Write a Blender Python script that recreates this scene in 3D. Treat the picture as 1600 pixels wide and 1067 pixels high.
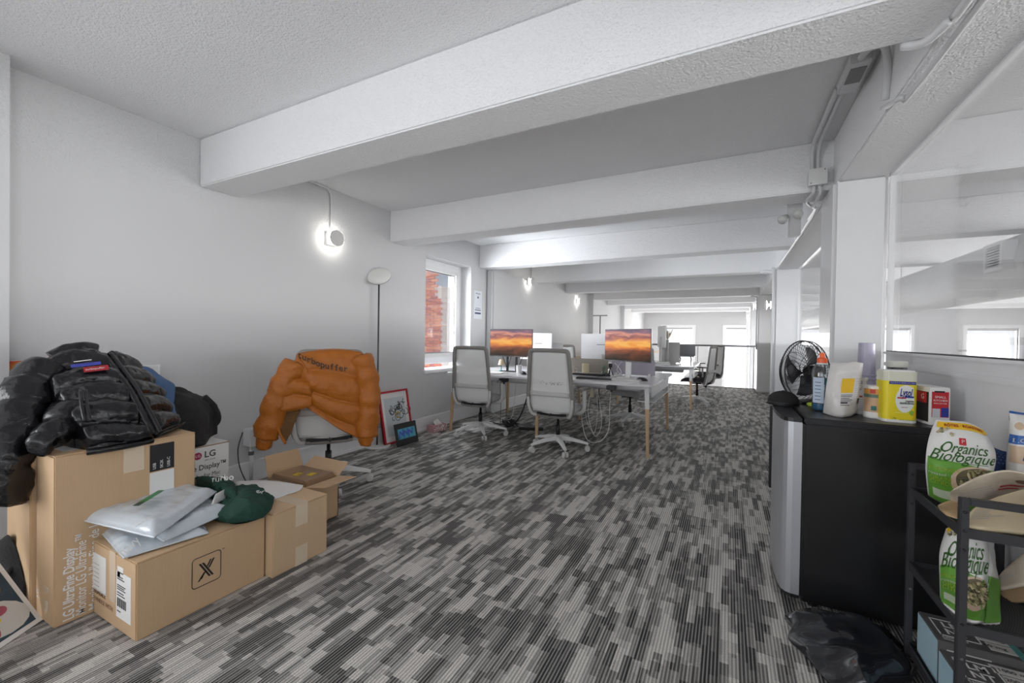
import bpy, bmesh, math, random
from mathutils import Vector, Matrix, noise
random.seed(7)
for o in list(bpy.data.objects): bpy.data.objects.remove(o)
C = bpy.context.scene.collection
PI = math.pi
# ------------------------------------------------------------------ camera
FPX, YAW, PIT, ROL, EYE = 657.23, 0.474906, 0.010472, 0.0150296, 1.2
def cam_axes():
    F = Vector((-math.sin(YAW)*math.cos(PIT), math.cos(YAW)*math.cos(PIT), -math.sin(PIT)))
    R = Vector((math.cos(YAW), math.sin(YAW), 0)); U = R.cross(F)
    return R*math.cos(ROL)+U*math.sin(ROL), -R*math.sin(ROL)+U*math.cos(ROL), F
CR, CU, CF = cam_axes()
cd = bpy.data.cameras.new('camera'); cam = bpy.data.objects.new('camera', cd); C.objects.link(cam)
cam.matrix_world = Matrix((( CR.x, CU.x, -CF.x, 0), (CR.y, CU.y, -CF.y, 0), (CR.z, CU.z, -CF.z, EYE), (0, 0, 0, 1)))
cd.sensor_width = 36; cd.lens = FPX/1600*36; cd.clip_start = 0.05
bpy.context.scene.camera = cam
# ------------------------------------------------------------------ world, lights, exposure
W = bpy.data.worlds.new('world'); bpy.context.scene.world = W; W.use_nodes = True
bg = W.node_tree.nodes['Background']; bg.inputs[0].default_value = (0.93, 0.96, 1, 1); bg.inputs[1].default_value = 1.6
vs = bpy.context.scene.view_settings
vs.view_transform = 'Standard'; vs.look = 'None'; vs.exposure = 0.14; vs.gamma = 1; vs.use_curve_mapping = False
def area(name, loc, direction, sx, sy, power, col=(1, 1, 1)):
    l = bpy.data.lights.new(name, 'AREA'); l.shape = 'RECTANGLE'; l.size = sx; l.size_y = sy; l.energy = power; l.color = col
    o = bpy.data.objects.new(name, l); C.objects.link(o); o.location = loc
    o.rotation_euler = Vector(direction).to_track_quat('-Z', 'Y').to_euler(); return o
FARX = [-2.0, 0.5, 3.0, 5.2, 7.9]
for x in FARX: area('window_daylight', (x, 20.35, 0.0), (0, -1, .25), 1.3, 3.2, 230, (1, .99, .97))
area('side_window_daylight', (-4.55, 4.9, 3.2), (0.9, -0.05, -0.55), 1.6, 1.0, 200, (.9, .95, 1))
area('side_window_skylight', (-4.9, 3.7, 1.7), (0.85, .5, .35), 1.6, 1.6, 480, (.92, .96, 1))
area('rear_fill_light', (-1.4, -2.9, 1.1), (0, 1, 1.3), 3.6, 1.6, 12, (.97, .985, 1))  # added fill behind the camera, aimed up at the ceiling
area('left_rear_fill_light', (-3.55, -1.3, 1.3), (1, .3, -.12), 2.0, 1.6, 42, (.97, .985, 1))  # added unseen fill, brightens the half wall and columns
area('rear_side_fill_light', (5.5, -2.9, 1.1), (0, 1, 1.2), 5.0, 1.6, 260, (.97, .985, 1))  # added fill behind the camera, brightens the space beyond the glass
area('side_room_fill_light', (9.2, 6.0, 1.25), (-1, 0, 1.2), 10.0, 1.9, 950, (1, 1, 1))  # added unseen fill, tilted up to reach the ceiling between beams

# ------------------------------------------------------------------ material helpers
MATS = {}
def mat(name, col, rough=.6, metal=0, bump=0, bscale=60, spec=.5, var=0, vscale=8, trans=0, alpha=1, emis=0, coat=0, stretch=None):
    if name in MATS: return MATS[name]
    m = bpy.data.materials.new(name); m.use_nodes = True; nt = m.node_tree; b = nt.nodes['Principled BSDF']
    c = (*col, 1)
    b.inputs['Base Color'].default_value = c; b.inputs['Roughness'].default_value = rough; b.inputs['Metallic'].default_value = metal
    b.inputs['Specular IOR Level'].default_value = spec
    if coat: b.inputs['Coat Weight'].default_value = coat
    if trans: b.inputs['Transmission Weight'].default_value = trans
    if alpha < 1: b.inputs['Alpha'].default_value = alpha
    if emis: b.inputs['Emission Color'].default_value = c; b.inputs['Emission Strength'].default_value = emis
    tc = nt.nodes.new('ShaderNodeTexCoord'); src = tc.outputs['Object']
    if stretch:
        mp = nt.nodes.new('ShaderNodeMapping'); mp.inputs['Scale'].default_value = stretch
        nt.links.new(src, mp.inputs[0]); src = mp.outputs[0]
    n = nt.nodes.new('ShaderNodeTexNoise'); n.inputs['Scale'].default_value = vscale; n.inputs['Detail'].default_value = 3
    nt.links.new(src, n.inputs['Vector'])
    v = var if var else .03
    hs = nt.nodes.new('ShaderNodeMix'); hs.data_type = 'RGBA'
    hs.inputs['A'].default_value = tuple(min(1, x*(1-v)) for x in col)+(1,); hs.inputs['B'].default_value = tuple(min(1, x*(1+v)) for x in col)+(1,)
    nt.links.new(n.outputs['Fac'], hs.inputs['Factor']); nt.links.new(hs.outputs['Result'], b.inputs['Base Color'])
    if bump:
        n2 = nt.nodes.new('ShaderNodeTexNoise'); n2.inputs['Scale'].default_value = bscale; n2.inputs['Detail'].default_value = 3
        nt.links.new(src, n2.inputs['Vector'])
        bp = nt.nodes.new('ShaderNodeBump'); bp.inputs['Strength'].default_value = min(1, bump); bp.inputs['Distance'].default_value = .01 if bump <= 1 else .01*bump
        nt.links.new(n2.outputs['Fac'], bp.inputs['Height']); nt.links.new(bp.outputs[0], b.inputs['Normal'])
    MATS[name] = m; return m
def math_node(nt, op, a, b=None, c=None):
    n = nt.nodes.new('ShaderNodeMath'); n.operation = op
    for i, v in enumerate((a, b, c)):
        if v is None: continue
        if isinstance(v, (int, float)): n.inputs[i].default_value = v
        else: nt.links.new(v, n.inputs[i])
    return n.outputs[0]
def popcorn(name, col, everywhere=True):
    m = bpy.data.materials.new(name); m.use_nodes = True; nt = m.node_tree; b = nt.nodes['Principled BSDF']
    b.inputs['Base Color'].default_value = (*col, 1); b.inputs['Roughness'].default_value = .85; b.inputs['Specular IOR Level'].default_value = .2
    g = nt.nodes.new('ShaderNodeNewGeometry'); v = nt.nodes.new('ShaderNodeTexVoronoi'); v.inputs['Scale'].default_value = 105
    n = nt.nodes.new('ShaderNodeTexNoise'); n.inputs['Scale'].default_value = 75; n.inputs['Detail'].default_value = 4
    nt.links.new(g.outputs['Position'], v.inputs['Vector']); nt.links.new(g.outputs['Position'], n.inputs['Vector'])
    h = math_node(nt, 'SUBTRACT', math_node(nt, 'MULTIPLY', n.outputs['Fac'], 1.6), math_node(nt, 'SMOOTH_MIN', v.outputs['Distance'], .5, .2))
    if not everywhere:
        sp = nt.nodes.new('ShaderNodeSeparateXYZ'); nt.links.new(g.outputs['Position'], sp.inputs[0])
        n3 = nt.nodes.new('ShaderNodeTexNoise'); n3.inputs['Scale'].default_value = 1.2; nt.links.new(g.outputs['Position'], n3.inputs['Vector'])
        e = math_node(nt, 'ADD', sp.outputs['Z'], math_node(nt, 'MULTIPLY', n3.outputs['Fac'], .3))
        mr = nt.nodes.new('ShaderNodeMapRange'); mr.inputs[1].default_value = 2.27; mr.inputs[2].default_value = 2.42
        nt.links.new(e, mr.inputs[0]); h = math_node(nt, 'MULTIPLY', h, mr.outputs[0])
    bp = nt.nodes.new('ShaderNodeBump'); bp.inputs['Strength'].default_value = .75; bp.inputs['Distance'].default_value = .0055
    nt.links.new(h, bp.inputs['Height']); nt.links.new(bp.outputs[0], b.inputs['Normal']); MATS[name] = m; return m
M_CEIL = popcorn('popcorn_plaster', (.90, .90, .91)); M_WALL = popcorn('painted_plaster', (.64, .64, .645), False)
def carpet():
    m = bpy.data.materials.new('striped_carpet'); m.use_nodes = True; nt = m.node_tree; b = nt.nodes['Principled BSDF']
    g = nt.nodes.new('ShaderNodeNewGeometry'); sp = nt.nodes.new('ShaderNodeSeparateXYZ'); nt.links.new(g.outputs['Position'], sp.inputs[0])
    X, Y = sp.outputs['X'], sp.outputs['Y']
    def layer(wx, ly, seed):
        i = math_node(nt, 'FLOOR', math_node(nt, 'ADD', math_node(nt, 'DIVIDE', X, wx), seed))
        w = nt.nodes.new('ShaderNodeTexWhiteNoise'); w.noise_dimensions = '1D'; nt.links.new(i, w.inputs['W'])
        j = math_node(nt, 'FLOOR', math_node(nt, 'ADD', math_node(nt, 'DIVIDE', Y, ly), math_node(nt, 'MULTIPLY', w.outputs[0], 7)))
        cb = nt.nodes.new('ShaderNodeCombineXYZ'); nt.links.new(i, cb.inputs[0]); nt.links.new(j, cb.inputs[1]); cb.inputs[2].default_value = seed
        w2 = nt.nodes.new('ShaderNodeTexWhiteNoise'); w2.noise_dimensions = '3D'; nt.links.new(cb.outputs[0], w2.inputs['Vector']); return w2.outputs[0]
    s = math_node(nt, 'ADD', math_node(nt, 'MULTIPLY', layer(.032, .13, 3.3), .42), math_node(nt, 'ADD', math_node(nt, 'MULTIPLY', layer(.062, .20, 9.1), .36), math_node(nt, 'MULTIPLY', layer(.0145, .18, 1.7), .22)))
    r = nt.nodes.new('ShaderNodeValToRGB'); r.color_ramp.elements[0].position = .30; r.color_ramp.elements[0].color = (.028, .028, .028, 1)
    r.color_ramp.elements[1].position = .72; r.color_ramp.elements[1].color = (.60, .575, .54, 1)
    e = r.color_ramp.elements.new(.48); e.color = (.20, .193, .184, 1)
    nt.links.new(s, r.inputs[0])
    rib = math_node(nt, 'SINE', math_node(nt, 'MULTIPLY', X, 2*PI/.0125))
    rb = math_node(nt, 'ADD', math_node(nt, 'MULTIPLY', rib, .32), .95)
    yarn = math_node(nt, 'POWER', math_node(nt, 'ADD', math_node(nt, 'MULTIPLY', rib, .5), .5), 2.2)
    n = nt.nodes.new('ShaderNodeTexNoise'); n.inputs['Scale'].default_value = 260; n.inputs['Detail'].default_value = 2; nt.links.new(g.outputs['Position'], n.inputs['Vector'])
    rb2 = math_node(nt, 'MULTIPLY', rb, math_node(nt, 'ADD', math_node(nt, 'MULTIPLY', n.outputs['Fac'], 1.3), .35))
    mx = nt.nodes.new('ShaderNodeMix'); mx.data_type = 'RGBA'; mx.blend_type = 'MULTIPLY'; mx.inputs['Factor'].default_value = 1
    m0 = nt.nodes.new('ShaderNodeMix'); m0.data_type = 'RGBA'; nt.links.new(math_node(nt, 'MULTIPLY', yarn, .42), m0.inputs['Factor']); nt.links.new(r.outputs[0], m0.inputs['A']); m0.inputs['B'].default_value = (.55, .53, .50, 1)
    nt.links.new(m0.outputs['Result'], mx.inputs['A']); nt.links.new(rb2, mx.inputs['B']); nt.links.new(mx.outputs['Result'], b.inputs['Base Color'])
    bp = nt.nodes.new('ShaderNodeBump'); bp.inputs['Strength'].default_value = .4; bp.inputs['Distance'].default_value = .003
    nt.links.new(rb2, bp.inputs['Height']); nt.links.new(bp.outputs[0], b.inputs['Normal'])
    b.inputs['Roughness'].default_value = .72; b.inputs['Specular IOR Level'].default_value = .3; return m
M_CARPET = carpet()
def glassmat(name, tint=(1, 1, 1), refl=.08):
    m = bpy.data.materials.new(name); m.use_nodes = True; nt = m.node_tree; nt.nodes.clear()
    o = nt.nodes.new('ShaderNodeOutputMaterial'); t = nt.nodes.new('ShaderNodeBsdfTransparent'); g = nt.nodes.new('ShaderNodeBsdfGlossy')
    t.inputs[0].default_value = (*tint, 1); g.inputs['Roughness'].default_value = .02
    mx = nt.nodes.new('ShaderNodeMixShader'); f = nt.nodes.new('ShaderNodeFresnel'); f.inputs[0].default_value = 1.35
    k = math_node(nt, 'ADD', math_node(nt, 'MULTIPLY', f.outputs[0], .6), refl)
    nt.links.new(k, mx.inputs[0]); nt.links.new(t.outputs[0], mx.inputs[1]); nt.links.new(g.outputs[0], mx.inputs[2]); nt.links.new(mx.outputs[0], o.inputs[0]); MATS[name] = m; return m
M_GLASS = glassmat('clear_glass', refl=.015)
M_TRIM = mat('white_gloss_trim', (.85, .85, .86), .35)
M_SMOOTH = mat('smooth_white_paint', (.84, .84, .85), .35, coat=.1)
M_CARD = mat('corrugated_cardboard', (.60, .41, .245), .8, bump=.08, bscale=14, var=.03, vscale=5, stretch=(14, 14, 1.2))
M_CARD2 = mat('pale_cardboard', (.64, .45, .28), .8, bump=.08, bscale=14, var=.03, vscale=5, stretch=(14, 14, 1.2))
M_CARDIN = mat('cardboard_edge', (.30, .19, .105), .85, var=.1)
M_TAPE = mat('packing_tape', (.76, .62, .46), .25, coat=.3)
M_PRW = mat('white_print', (.85, .84, .82), .6); M_PRK = mat('black_print', (.018, .018, .02), .5)
M_WHITE = mat('white_plastic', (.78, .78, .77), .35); M_GREYF = mat('warm_grey_plastic', (.27, .257, .24), .4)
M_LGREY = mat('pale_grey_plastic', (.66, .65, .635), .4)
M_BLACK = mat('black_plastic', (.012, .012, .014), .35); M_DARK = mat('dark_grey_metal', (.035, .036, .04), .35, metal=.3)
M_STEEL = mat('grey_steel', (.22, .22, .23), .3, metal=.9); M_CHROME = mat('chrome', (.7, .7, .7), .12, metal=1)
M_WOOD = mat('beech_wood', (.62, .42, .24), .5, bump=.1, bscale=30, var=.12, vscale=6, stretch=(9, 9, .8))
M_DESK = mat('white_laminate', (.80, .80, .82), .25, coat=.3)
M_SEAT = mat('pale_grey_fabric', (.60, .59, .60), .9, bump=.3, bscale=300)
M_DSEAT = mat('charcoal_fabric', (.05, .045, .05), .9, bump=.3, bscale=300)
M_MESH = mat('white_mesh_fabric', (.93, .93, .92), .8, bump=.1, bscale=400, alpha=.78)
M_SCUFF = mat('grey_scuff', (.25, .25, .25), .9)

# ------------------------------------------------------------------ geometry helpers
def at(u, v, x=None, y=None, z=None, plane=None):
    r = CF + CR*((u-800)/FPX) - CU*((v-533.5)/FPX)
    if plane: p0, n = plane; t = (Vector(p0)-Vector((0, 0, EYE))).dot(Vector(n))/r.dot(Vector(n))
    elif z is not None: t = (z-EYE)/r.z
    elif x is not None: t = x/r.x
    else: t = y/r.y
    return Vector((0, 0, EYE))+r*t
def thing(name, label, cat, loc=(0, 0, 0), rotz=0, group=None):
    o = bpy.data.objects.new(name, None); o.empty_display_size = .1; C.objects.link(o)
    o.location = loc; o.rotation_euler = (0, 0, rotz); o['label'] = label; o['category'] = cat
    if group: o['group'] = group
    return o
def tag(o, label=None, cat=None, group=None, kind=None):
    if label: o['label'] = label
    if cat: o['category'] = cat
    if group: o['group'] = group
    if kind: o['kind'] = kind
    return o
def pmat(p):
    m = Matrix.Identity(4)
    while p is not None:
        m = (Matrix.Translation(p.location) @ p.rotation_euler.to_matrix().to_4x4()) @ m; p = p.parent
    return m
def link(name, me, m, parent=None, world=False):
    if m is not None and not me.materials: me.materials.append(m)
    if world and parent is not None: me.transform(pmat(parent).inverted())
    o = bpy.data.objects.new(name, me); C.objects.link(o)
    if parent is not None: o.parent = parent
    return o
def obj(name, bm, m, parent=None, world=False, smooth=False, bevel=0, seg=2):
    if bevel: bmesh.ops.bevel(bm, geom=[e for e in bm.edges], offset=bevel, segments=seg, affect='EDGES', clamp_overlap=True)
    bmesh.ops.recalc_face_normals(bm, faces=bm.faces)
    me = bpy.data.meshes.new(name); bm.to_mesh(me); bm.free()
    if smooth: me.polygons.foreach_set('use_smooth', [True]*len(me.polygons))
    return link(name, me, m, parent, world)
def bx(x0, x1, y0, y1, z0, z1, bm=None, rot=None, pivot=None):
    bm = bm or bmesh.new()
    vs = [bm.verts.new((x, y, z)) for x in (x0, x1) for y in (y0, y1) for z in (z0, z1)]
    for f in ((0, 1, 3, 2), (4, 6, 7, 5), (0, 4, 5, 1), (2, 3, 7, 6), (0, 2, 6, 4), (1, 5, 7, 3)): bm.faces.new([vs[i] for i in f])
    if rot is not None:
        p = Vector(pivot or (0, 0, 0))
        for v in vs: v.co = rot @ (v.co-p)+p
    return bm
def smoothpath(pts, n=6):
    pts = [Vector(p) for p in pts]; out = []
    for i in range(len(pts)-1):
        p0 = pts[max(0, i-1)]; p1 = pts[i]; p2 = pts[i+1]; p3 = pts[min(len(pts)-1, i+2)]
        for k in range(n):
            t = k/n; out.append(.5*((2*p1)+(p2-p0)*t+(2*p0-5*p1+4*p2-p3)*t*t+(3*p1-p0-3*p2+p3)*t**3))
    out.append(pts[-1]); return out
def tube(pts, r, seg=8, bm=None, closed=False, sx=1, sy=1, up=None):
    bm = bm or bmesh.new(); pts = [Vector(p) for p in pts]; n = len(pts)
    rs = r if isinstance(r, (list, tuple)) else [r]*n
    rings = []; prev = None
    for i, p in enumerate(pts):
        a = pts[(i-1) % n] if (closed or i > 0) else p; b = pts[(i+1) % n] if (closed or i < n-1) else p
        t = (b-a).normalized()
        if up is not None: N = Vector(up); N = (N-t*N.dot(t)).normalized()
        elif prev is None:
            N = Vector((0, 0, 1)) if abs(t.z) < .9 else Vector((1, 0, 0)); N = (N-t*N.dot(t)).normalized()
        else: N = (prev-t*prev.dot(t)).normalized()
        prev = N; B = t.cross(N)
        rings.append([bm.verts.new(p+(N*math.cos(2*PI*k/seg)*sx+B*math.sin(2*PI*k/seg)*sy)*rs[i]) for k in range(seg)])
    for i in range(n if closed else n-1):
        A, Bq = rings[i], rings[(i+1) % n]
        for k in range(seg): bm.faces.new((A[k], A[(k+1) % seg], Bq[(k+1) % seg], Bq[k]))
    if not closed: bm.faces.new(rings[0][::-1]); bm.faces.new(rings[-1])
    return bm
def lathe(prof, seg=20, center=(0, 0, 0), axis=(0, 0, 1), bm=None):
    bm = bm or bmesh.new(); q = Vector(axis).to_track_quat('Z', 'Y').to_matrix(); c = Vector(center); rings = []
    for r, z in prof:
        if r < 1e-5: rings.append([bm.verts.new(c+q @ Vector((0, 0, z)))])
        else: rings.append([bm.verts.new(c+q @ Vector((r*math.cos(2*PI*k/seg), r*math.sin(2*PI*k/seg), z))) for k in range(seg)])
    for A, B in zip(rings, rings[1:]):
        for k in range(seg):
            a, b = A[k % len(A)], A[(k+1) % len(A)]; c2, d = B[(k+1) % len(B)], B[k % len(B)]
            f = [v for i, v in enumerate((a, b, c2, d)) if v not in (a, b, c2, d)[:i]]
            if len(f) > 2: bm.faces.new(f)
    if len(rings[0]) > 1: bm.faces.new(rings[0][::-1])
    if len(rings[-1]) > 1: bm.faces.new(rings[-1])
    return bm
def prism(poly, z0, z1, bm=None):
    bm = bm or bmesh.new(); a = [bm.verts.new((x, y, z0)) for x, y in poly]; b = [bm.verts.new((x, y, z1)) for x, y in poly]; n = len(poly)
    bm.faces.new(a[::-1]); bm.faces.new(b)
    for i in range(n): bm.faces.new((a[i], a[(i+1) % n], b[(i+1) % n], b[i]))
    return bm
def cr(a, b, c, d, t): return .5*((2*b)+(c-a)*t+(2*a-5*b+4*c-d)*t*t+(3*b-a-3*c+d)*t**3)
def netpt(net, s, t):
    R = len(net)-1; K = len(net[0])-1; y = min(s*R, R-1e-6); i = int(y); fy = y-i; x = min(t*K, K-1e-6); j = int(x); fx = x-j
    def row(q): q = max(0, min(R, q)); w = net[q]; return cr(w[max(0, j-1)], w[j], w[j+1], w[min(K, j+2)], fx)
    return cr(row(i-1), row(i), row(i+1), row(i+2), fy)
def patch(net, ns, nt_, front, back=None, drop=None, thick=.01):
    """closed cushion over a net of points; front(s,t) height along the normal, back(s,t) behind, or drop to a z plane"""
    net = [[Vector(p) for p in r] for r in net]; bm = bmesh.new(); A = []; Bk = []
    cen = sum((p for r in net for p in r), Vector())/(len(net)*len(net[0]))
    for i in range(ns+1):
        ra = []; rb = []
        for j in range(nt_+1):
            s, t = i/ns, j/nt_; e = 1e-3
            p = netpt(net, s, t); du = netpt(net, min(1, s+e), t)-netpt(net, max(0, s-e), t); dv = netpt(net, s, min(1, t+e))-netpt(net, s, max(0, t-e))
            n = du.cross(dv).normalized()
            h = front(s, t, p); ra.append(bm.verts.new(p+n*h))
            if drop is not None: rb.append(bm.verts.new((p.x, p.y, drop) if p.z > drop else (p-n*thick)))
            else: rb.append(bm.verts.new(p-n*(back(s, t) if back else thick)))
        A.append(ra); Bk.append(rb)
    for i in range(ns):
        for j in range(nt_):
            bm.faces.new((A[i][j], A[i+1][j], A[i+1][j+1], A[i][j+1])); bm.faces.new((Bk[i][j], Bk[i][j+1], Bk[i+1][j+1], Bk[i+1][j]))
    for i in range(ns):
        bm.faces.new((A[i][0], Bk[i][0], Bk[i+1][0], A[i+1][0])); bm.faces.new((A[i][nt_], A[i+1][nt_], Bk[i+1][nt_], Bk[i][nt_]))
    for j in range(nt_):
        bm.faces.new((A[0][j], A[0][j+1], Bk[0][j+1], Bk[0][j])); bm.faces.new((A[ns][j], Bk[ns][j], Bk[ns][j+1], A[ns][j+1]))
    return bm
def puff(x): return abs(math.sin(PI*x))**.42
def nz(p, s, seed=0): return noise.noise(Vector((p.x*s+seed, p.y*s, p.z*s+seed)))
def puff_tube(pts, r0, r1, seams, seed=0, seg=24, flat=1.0, up=None, per=9):
    P = smoothpath(pts, per); n = len(P); rs = []
    for i in range(n):
        t = i/(n-1); rs.append((r0+(r1-r0)*t)*(.85+.15*puff(t*seams))*(1 if 0 < i < n-1 else .8))
    bm = tube(P, rs, seg, sx=flat, up=up)
    for v in bm.verts:
        v.co += Vector((nz(v.co, 16, seed), nz(v.co, 16, seed+5), nz(v.co, 16, seed+9)))*.011+Vector((nz(v.co, 42, seed), nz(v.co, 42, seed+3), 0))*.006
    return bm
def text(s, size, o, xd, yd, m, parent=None, name='lettering', align='LEFT', world=True, weight=0, shear=0, sx=1, spacing=1):
    cu = bpy.data.curves.new(name, 'FONT'); cu.body = s; cu.size = size; cu.align_x = align; cu.align_y = 'CENTER'; cu.extrude = .0002; cu.offset = weight; cu.shear = shear; cu.resolution_u = 3; cu.space_character = spacing
    t = bpy.data.objects.new(name, cu); C.objects.link(t); dg = bpy.context.evaluated_depsgraph_get(); dg.update()
    me = bpy.data.meshes.new_from_object(t.evaluated_get(dg)); bpy.data.objects.remove(t)
    xd = Vector(xd).normalized(); yd = Vector(yd).normalized(); zd = xd.cross(yd).normalized(); o = Vector(o)+zd*.0012
    me.transform(Matrix(((xd.x*sx, yd.x, zd.x, o.x), (xd.y*sx, yd.y, zd.y, o.y), (xd.z*sx, yd.z, zd.z, o.z), (0, 0, 0, 1))))
    me.materials.clear(); return link(name, me, m, parent, world)
def quad(name, o, xd, yd, w, h, m, parent=None, world=True, off=.0008, thick=.0006):
    """thin label or sheet: lower-left corner o, directions xd, yd"""
    xd = Vector(xd).normalized(); yd = Vector(yd).normalized(); zd = xd.cross(yd).normalized(); o = Vector(o)+zd*off; bm = bmesh.new()
    vs = [bm.verts.new(o+xd*a*w+yd*b*h+zd*c) for c in (-thick*.5, thick) for a, b in ((0, 0), (1, 0), (1, 1), (0, 1))]
    for f in ((3, 2, 1, 0), (4, 5, 6, 7), (0, 1, 5, 4), (1, 2, 6, 5), (2, 3, 7, 6), (3, 0, 4, 7)): bm.faces.new([vs[i] for i in f])
    return obj(name, bm, m, parent, world)
def dup(root, loc, rotz, label=None, group=None):
    r = root.copy(); C.objects.link(r); r.location = loc; r.rotation_euler = (0, 0, rotz)
    if label: r['label'] = label
    if group: r['group'] = group
    for ch in list(root.children):
        c = ch.copy(); C.objects.link(c); c.parent = r
        for g in ch.children: d = g.copy(); C.objects.link(d); d.parent = c
    return r
def struct(name, bm, m, parent=None, **k):
    o = obj(name, bm, m, parent, **k)
    if parent is None: o['kind'] = 'structure'
    return o
# ================================================================== SETTING
LX = -3.43; CZ = 2.60; BZ = 2.257; RX = 9.4; FY = 20.0
struct('floor', bx(LX-.3, .95, -3, 12.05, -.1, 0), M_CARPET)
struct('floor_2', bx(.95, RX, -3, 12.05, -.1, 0), M_CARPET)
struct('floor_3', bx(-4, RX, 12.05, FY, -2.9, -2.8), mat('lower_floor', (.35, .34, .33), .5))
struct('trim_1', bx(LX, RX, 11.98, 12.06, -.35, .012), mat('dark_edge_trim', (.12, .115, .11), .5))
struct('ceiling', bx(LX-.3, RX, -3, FY+.1, CZ, CZ+.15), M_CEIL)
by = [1.68+1.925*k for k in range(-1, 9)]
for k, y in enumerate(by):
    x0 = LX
    struct('ceiling_beam', bx(x0, RX, y, y+.275, BZ, CZ), M_CEIL, bevel=.008)
struct('long_ceiling_beam', bx(.625, .90, -3, FY, BZ-.002, CZ+.001), M_CEIL, bevel=.008)
# left wall in pieces around window_1 (y 4.25-5.30)
wy0, wy1, wz0, wz1 = 4.25, 5.305, .755, 2.235
bm = bmesh.new()
bx(LX-.3, LX, -.3, wy0, 0, CZ, bm); bx(LX-.3, LX, -3, -2.3, 0, CZ, bm); bx(LX-.3, LX, -2.3, -.3, 0, .5, bm); bx(LX-.3, LX, -2.3, -.3, 2.1, CZ, bm); bx(LX-.3, LX, wy1, FY, 0, CZ, bm); bx(LX-.3, LX, wy0, wy1, 0, wz0, bm); bx(LX-.3, LX, wy0, wy1, wz1, CZ, bm)  # opening behind the camera is added for the left rear fill
bx(LX-.3, LX, 12.05, FY, -2.9, 0, bm)
struct('wall_left', bm, M_WALL)
struct('wall_left_pilaster', bx(LX, LX+.14, .3, .742, 0, CZ), M_WALL)
struct('wall_left_pier', bx(LX, LX+.13, 5.74, 7.56, 0, BZ+.01), M_WALL, bevel=.03, seg=3)
for y in (11.25, 15.1): struct('wall_left_pier', bx(LX, LX+.13, y, y+.6, 0 if y < 12 else -2.8, CZ), M_WALL)
# far wall with windows
bm = bmesh.new(); edges = []
ws = [(x-.62, x+.62) for x in FARX]; prev = -4
for a, b in ws: bx(prev, a, FY, FY+.2, -2.9, CZ, bm); prev = b
bx(prev, RX+.2, FY, FY+.2, -2.9, CZ, bm)
for a, b in ws: bx(a, b, FY, FY+.2, 1.75, CZ, bm); bx(a, b, FY, FY+.2, -2.9, -1.4, bm)
struct('wall_far', bm, M_WALL)
for k, (a, b) in enumerate(ws):
    f = bmesh.new()
    for q in ((a-.1, a, -1.5, 1.85), (b, b+.1, -1.5, 1.85), (a, b, 1.75, 1.85), (a, b, -1.5, -1.4)): bx(q[0], q[1], FY-.04, FY+.1, q[2], q[3], f)
    bx(a, b, FY+.02, FY+.06, .14, .2, f)
    w = struct('window_%d' % (k+2), f, M_TRIM)
    obj('glass', bx(a, b, FY+.05, FY+.06, -1.4, 1.75), M_GLASS, w)
    obj('roller_shade', bx(a+.02, b-.02, FY-.005, FY+.01, 1.66, 1.745), mat('shade_roll', (.5, .5, .5), .6), w)
# unseen rear and right walls, openings added to light the room
bm = bmesh.new(); bx(LX-.3, LX+.3, -3.1, -3, 0, CZ, bm); bx(.4, 3.0, -3.1, -3, 0, CZ, bm); bx(8, RX, -3.1, -3, 0, CZ, bm)
for a, b in ((LX+.3, .4), (3, 8)): bx(a, b, -3.1, -3, 0, .4, bm); bx(a, b, -3.1, -3, 2.5, CZ, bm)
struct('wall_rear', bm, M_WALL)
bm = bmesh.new(); bx(RX, RX+.1, -3, 2.5, -.1, CZ, bm); bx(RX, RX+.1, 11.5, FY, -2.9, CZ, bm); bx(RX, RX+.1, 2.5, 11.5, -2.9, .4, bm); bx(RX, RX+.1, 2.5, 11.5, 2.4, CZ, bm)
struct('wall_right', bm, M_WALL)
# baseboard
for n, (a, b, off) in enumerate(((.742, 5.74, 0), (5.74, 7.56, .13), (7.56, 12, 0))):
    bm = bx(LX+off, LX+off+.014, a, b, 0, .165); bx(LX+off, LX+off+.022, a, b, .145, .16, bm); bx(LX+off, LX+off+.02, a, b, 0, .03, bm)
    struct('baseboard_left' if n == 0 else 'baseboard_left_%d' % n, bm, M_TRIM)
# window_1: frame, sashes, sill
XW = LX-.2
bm = bmesh.new()
def frame(bm, x0, x1, a, b, c, d, w):
    bx(x0, x1, a, a+w, c, d, bm); bx(x0, x1, b-w, b, c, d, bm); bx(x0, x1, a+w, b-w, d-w, d, bm); bx(x0, x1, a+w, b-w, c, c+w, bm)
frame(bm, XW-.04, XW+.02, wy0, wy1, wz0+.06, wz1, .09)
w1 = struct('window_1', bm, M_TRIM)
bm = bmesh.new(); frame(bm, XW-.05, XW+.035, wy0+.09, wy1-.09, wz0+.15, wz1-.09, .055); obj('sash', bm, M_WHITE, w1, bevel=.006)
bm = bmesh.new(); frame(bm, XW-.02, XW+.004, wy0+.145, wy1-.145, wz0+.205, wz1-.145, .012); obj('gasket', bm, M_STEEL, w1)
obj('pane', bx(XW-.012, XW-.006, wy0+.14, wy1-.14, wz0+.2, wz1-.14), M_GLASS, w1)
obj('window_sill', bx(XW, LX+.035, wy0-.04, wy1+.04, wz0-.035, wz0+.005), M_TRIM, w1, bevel=.008)
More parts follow.
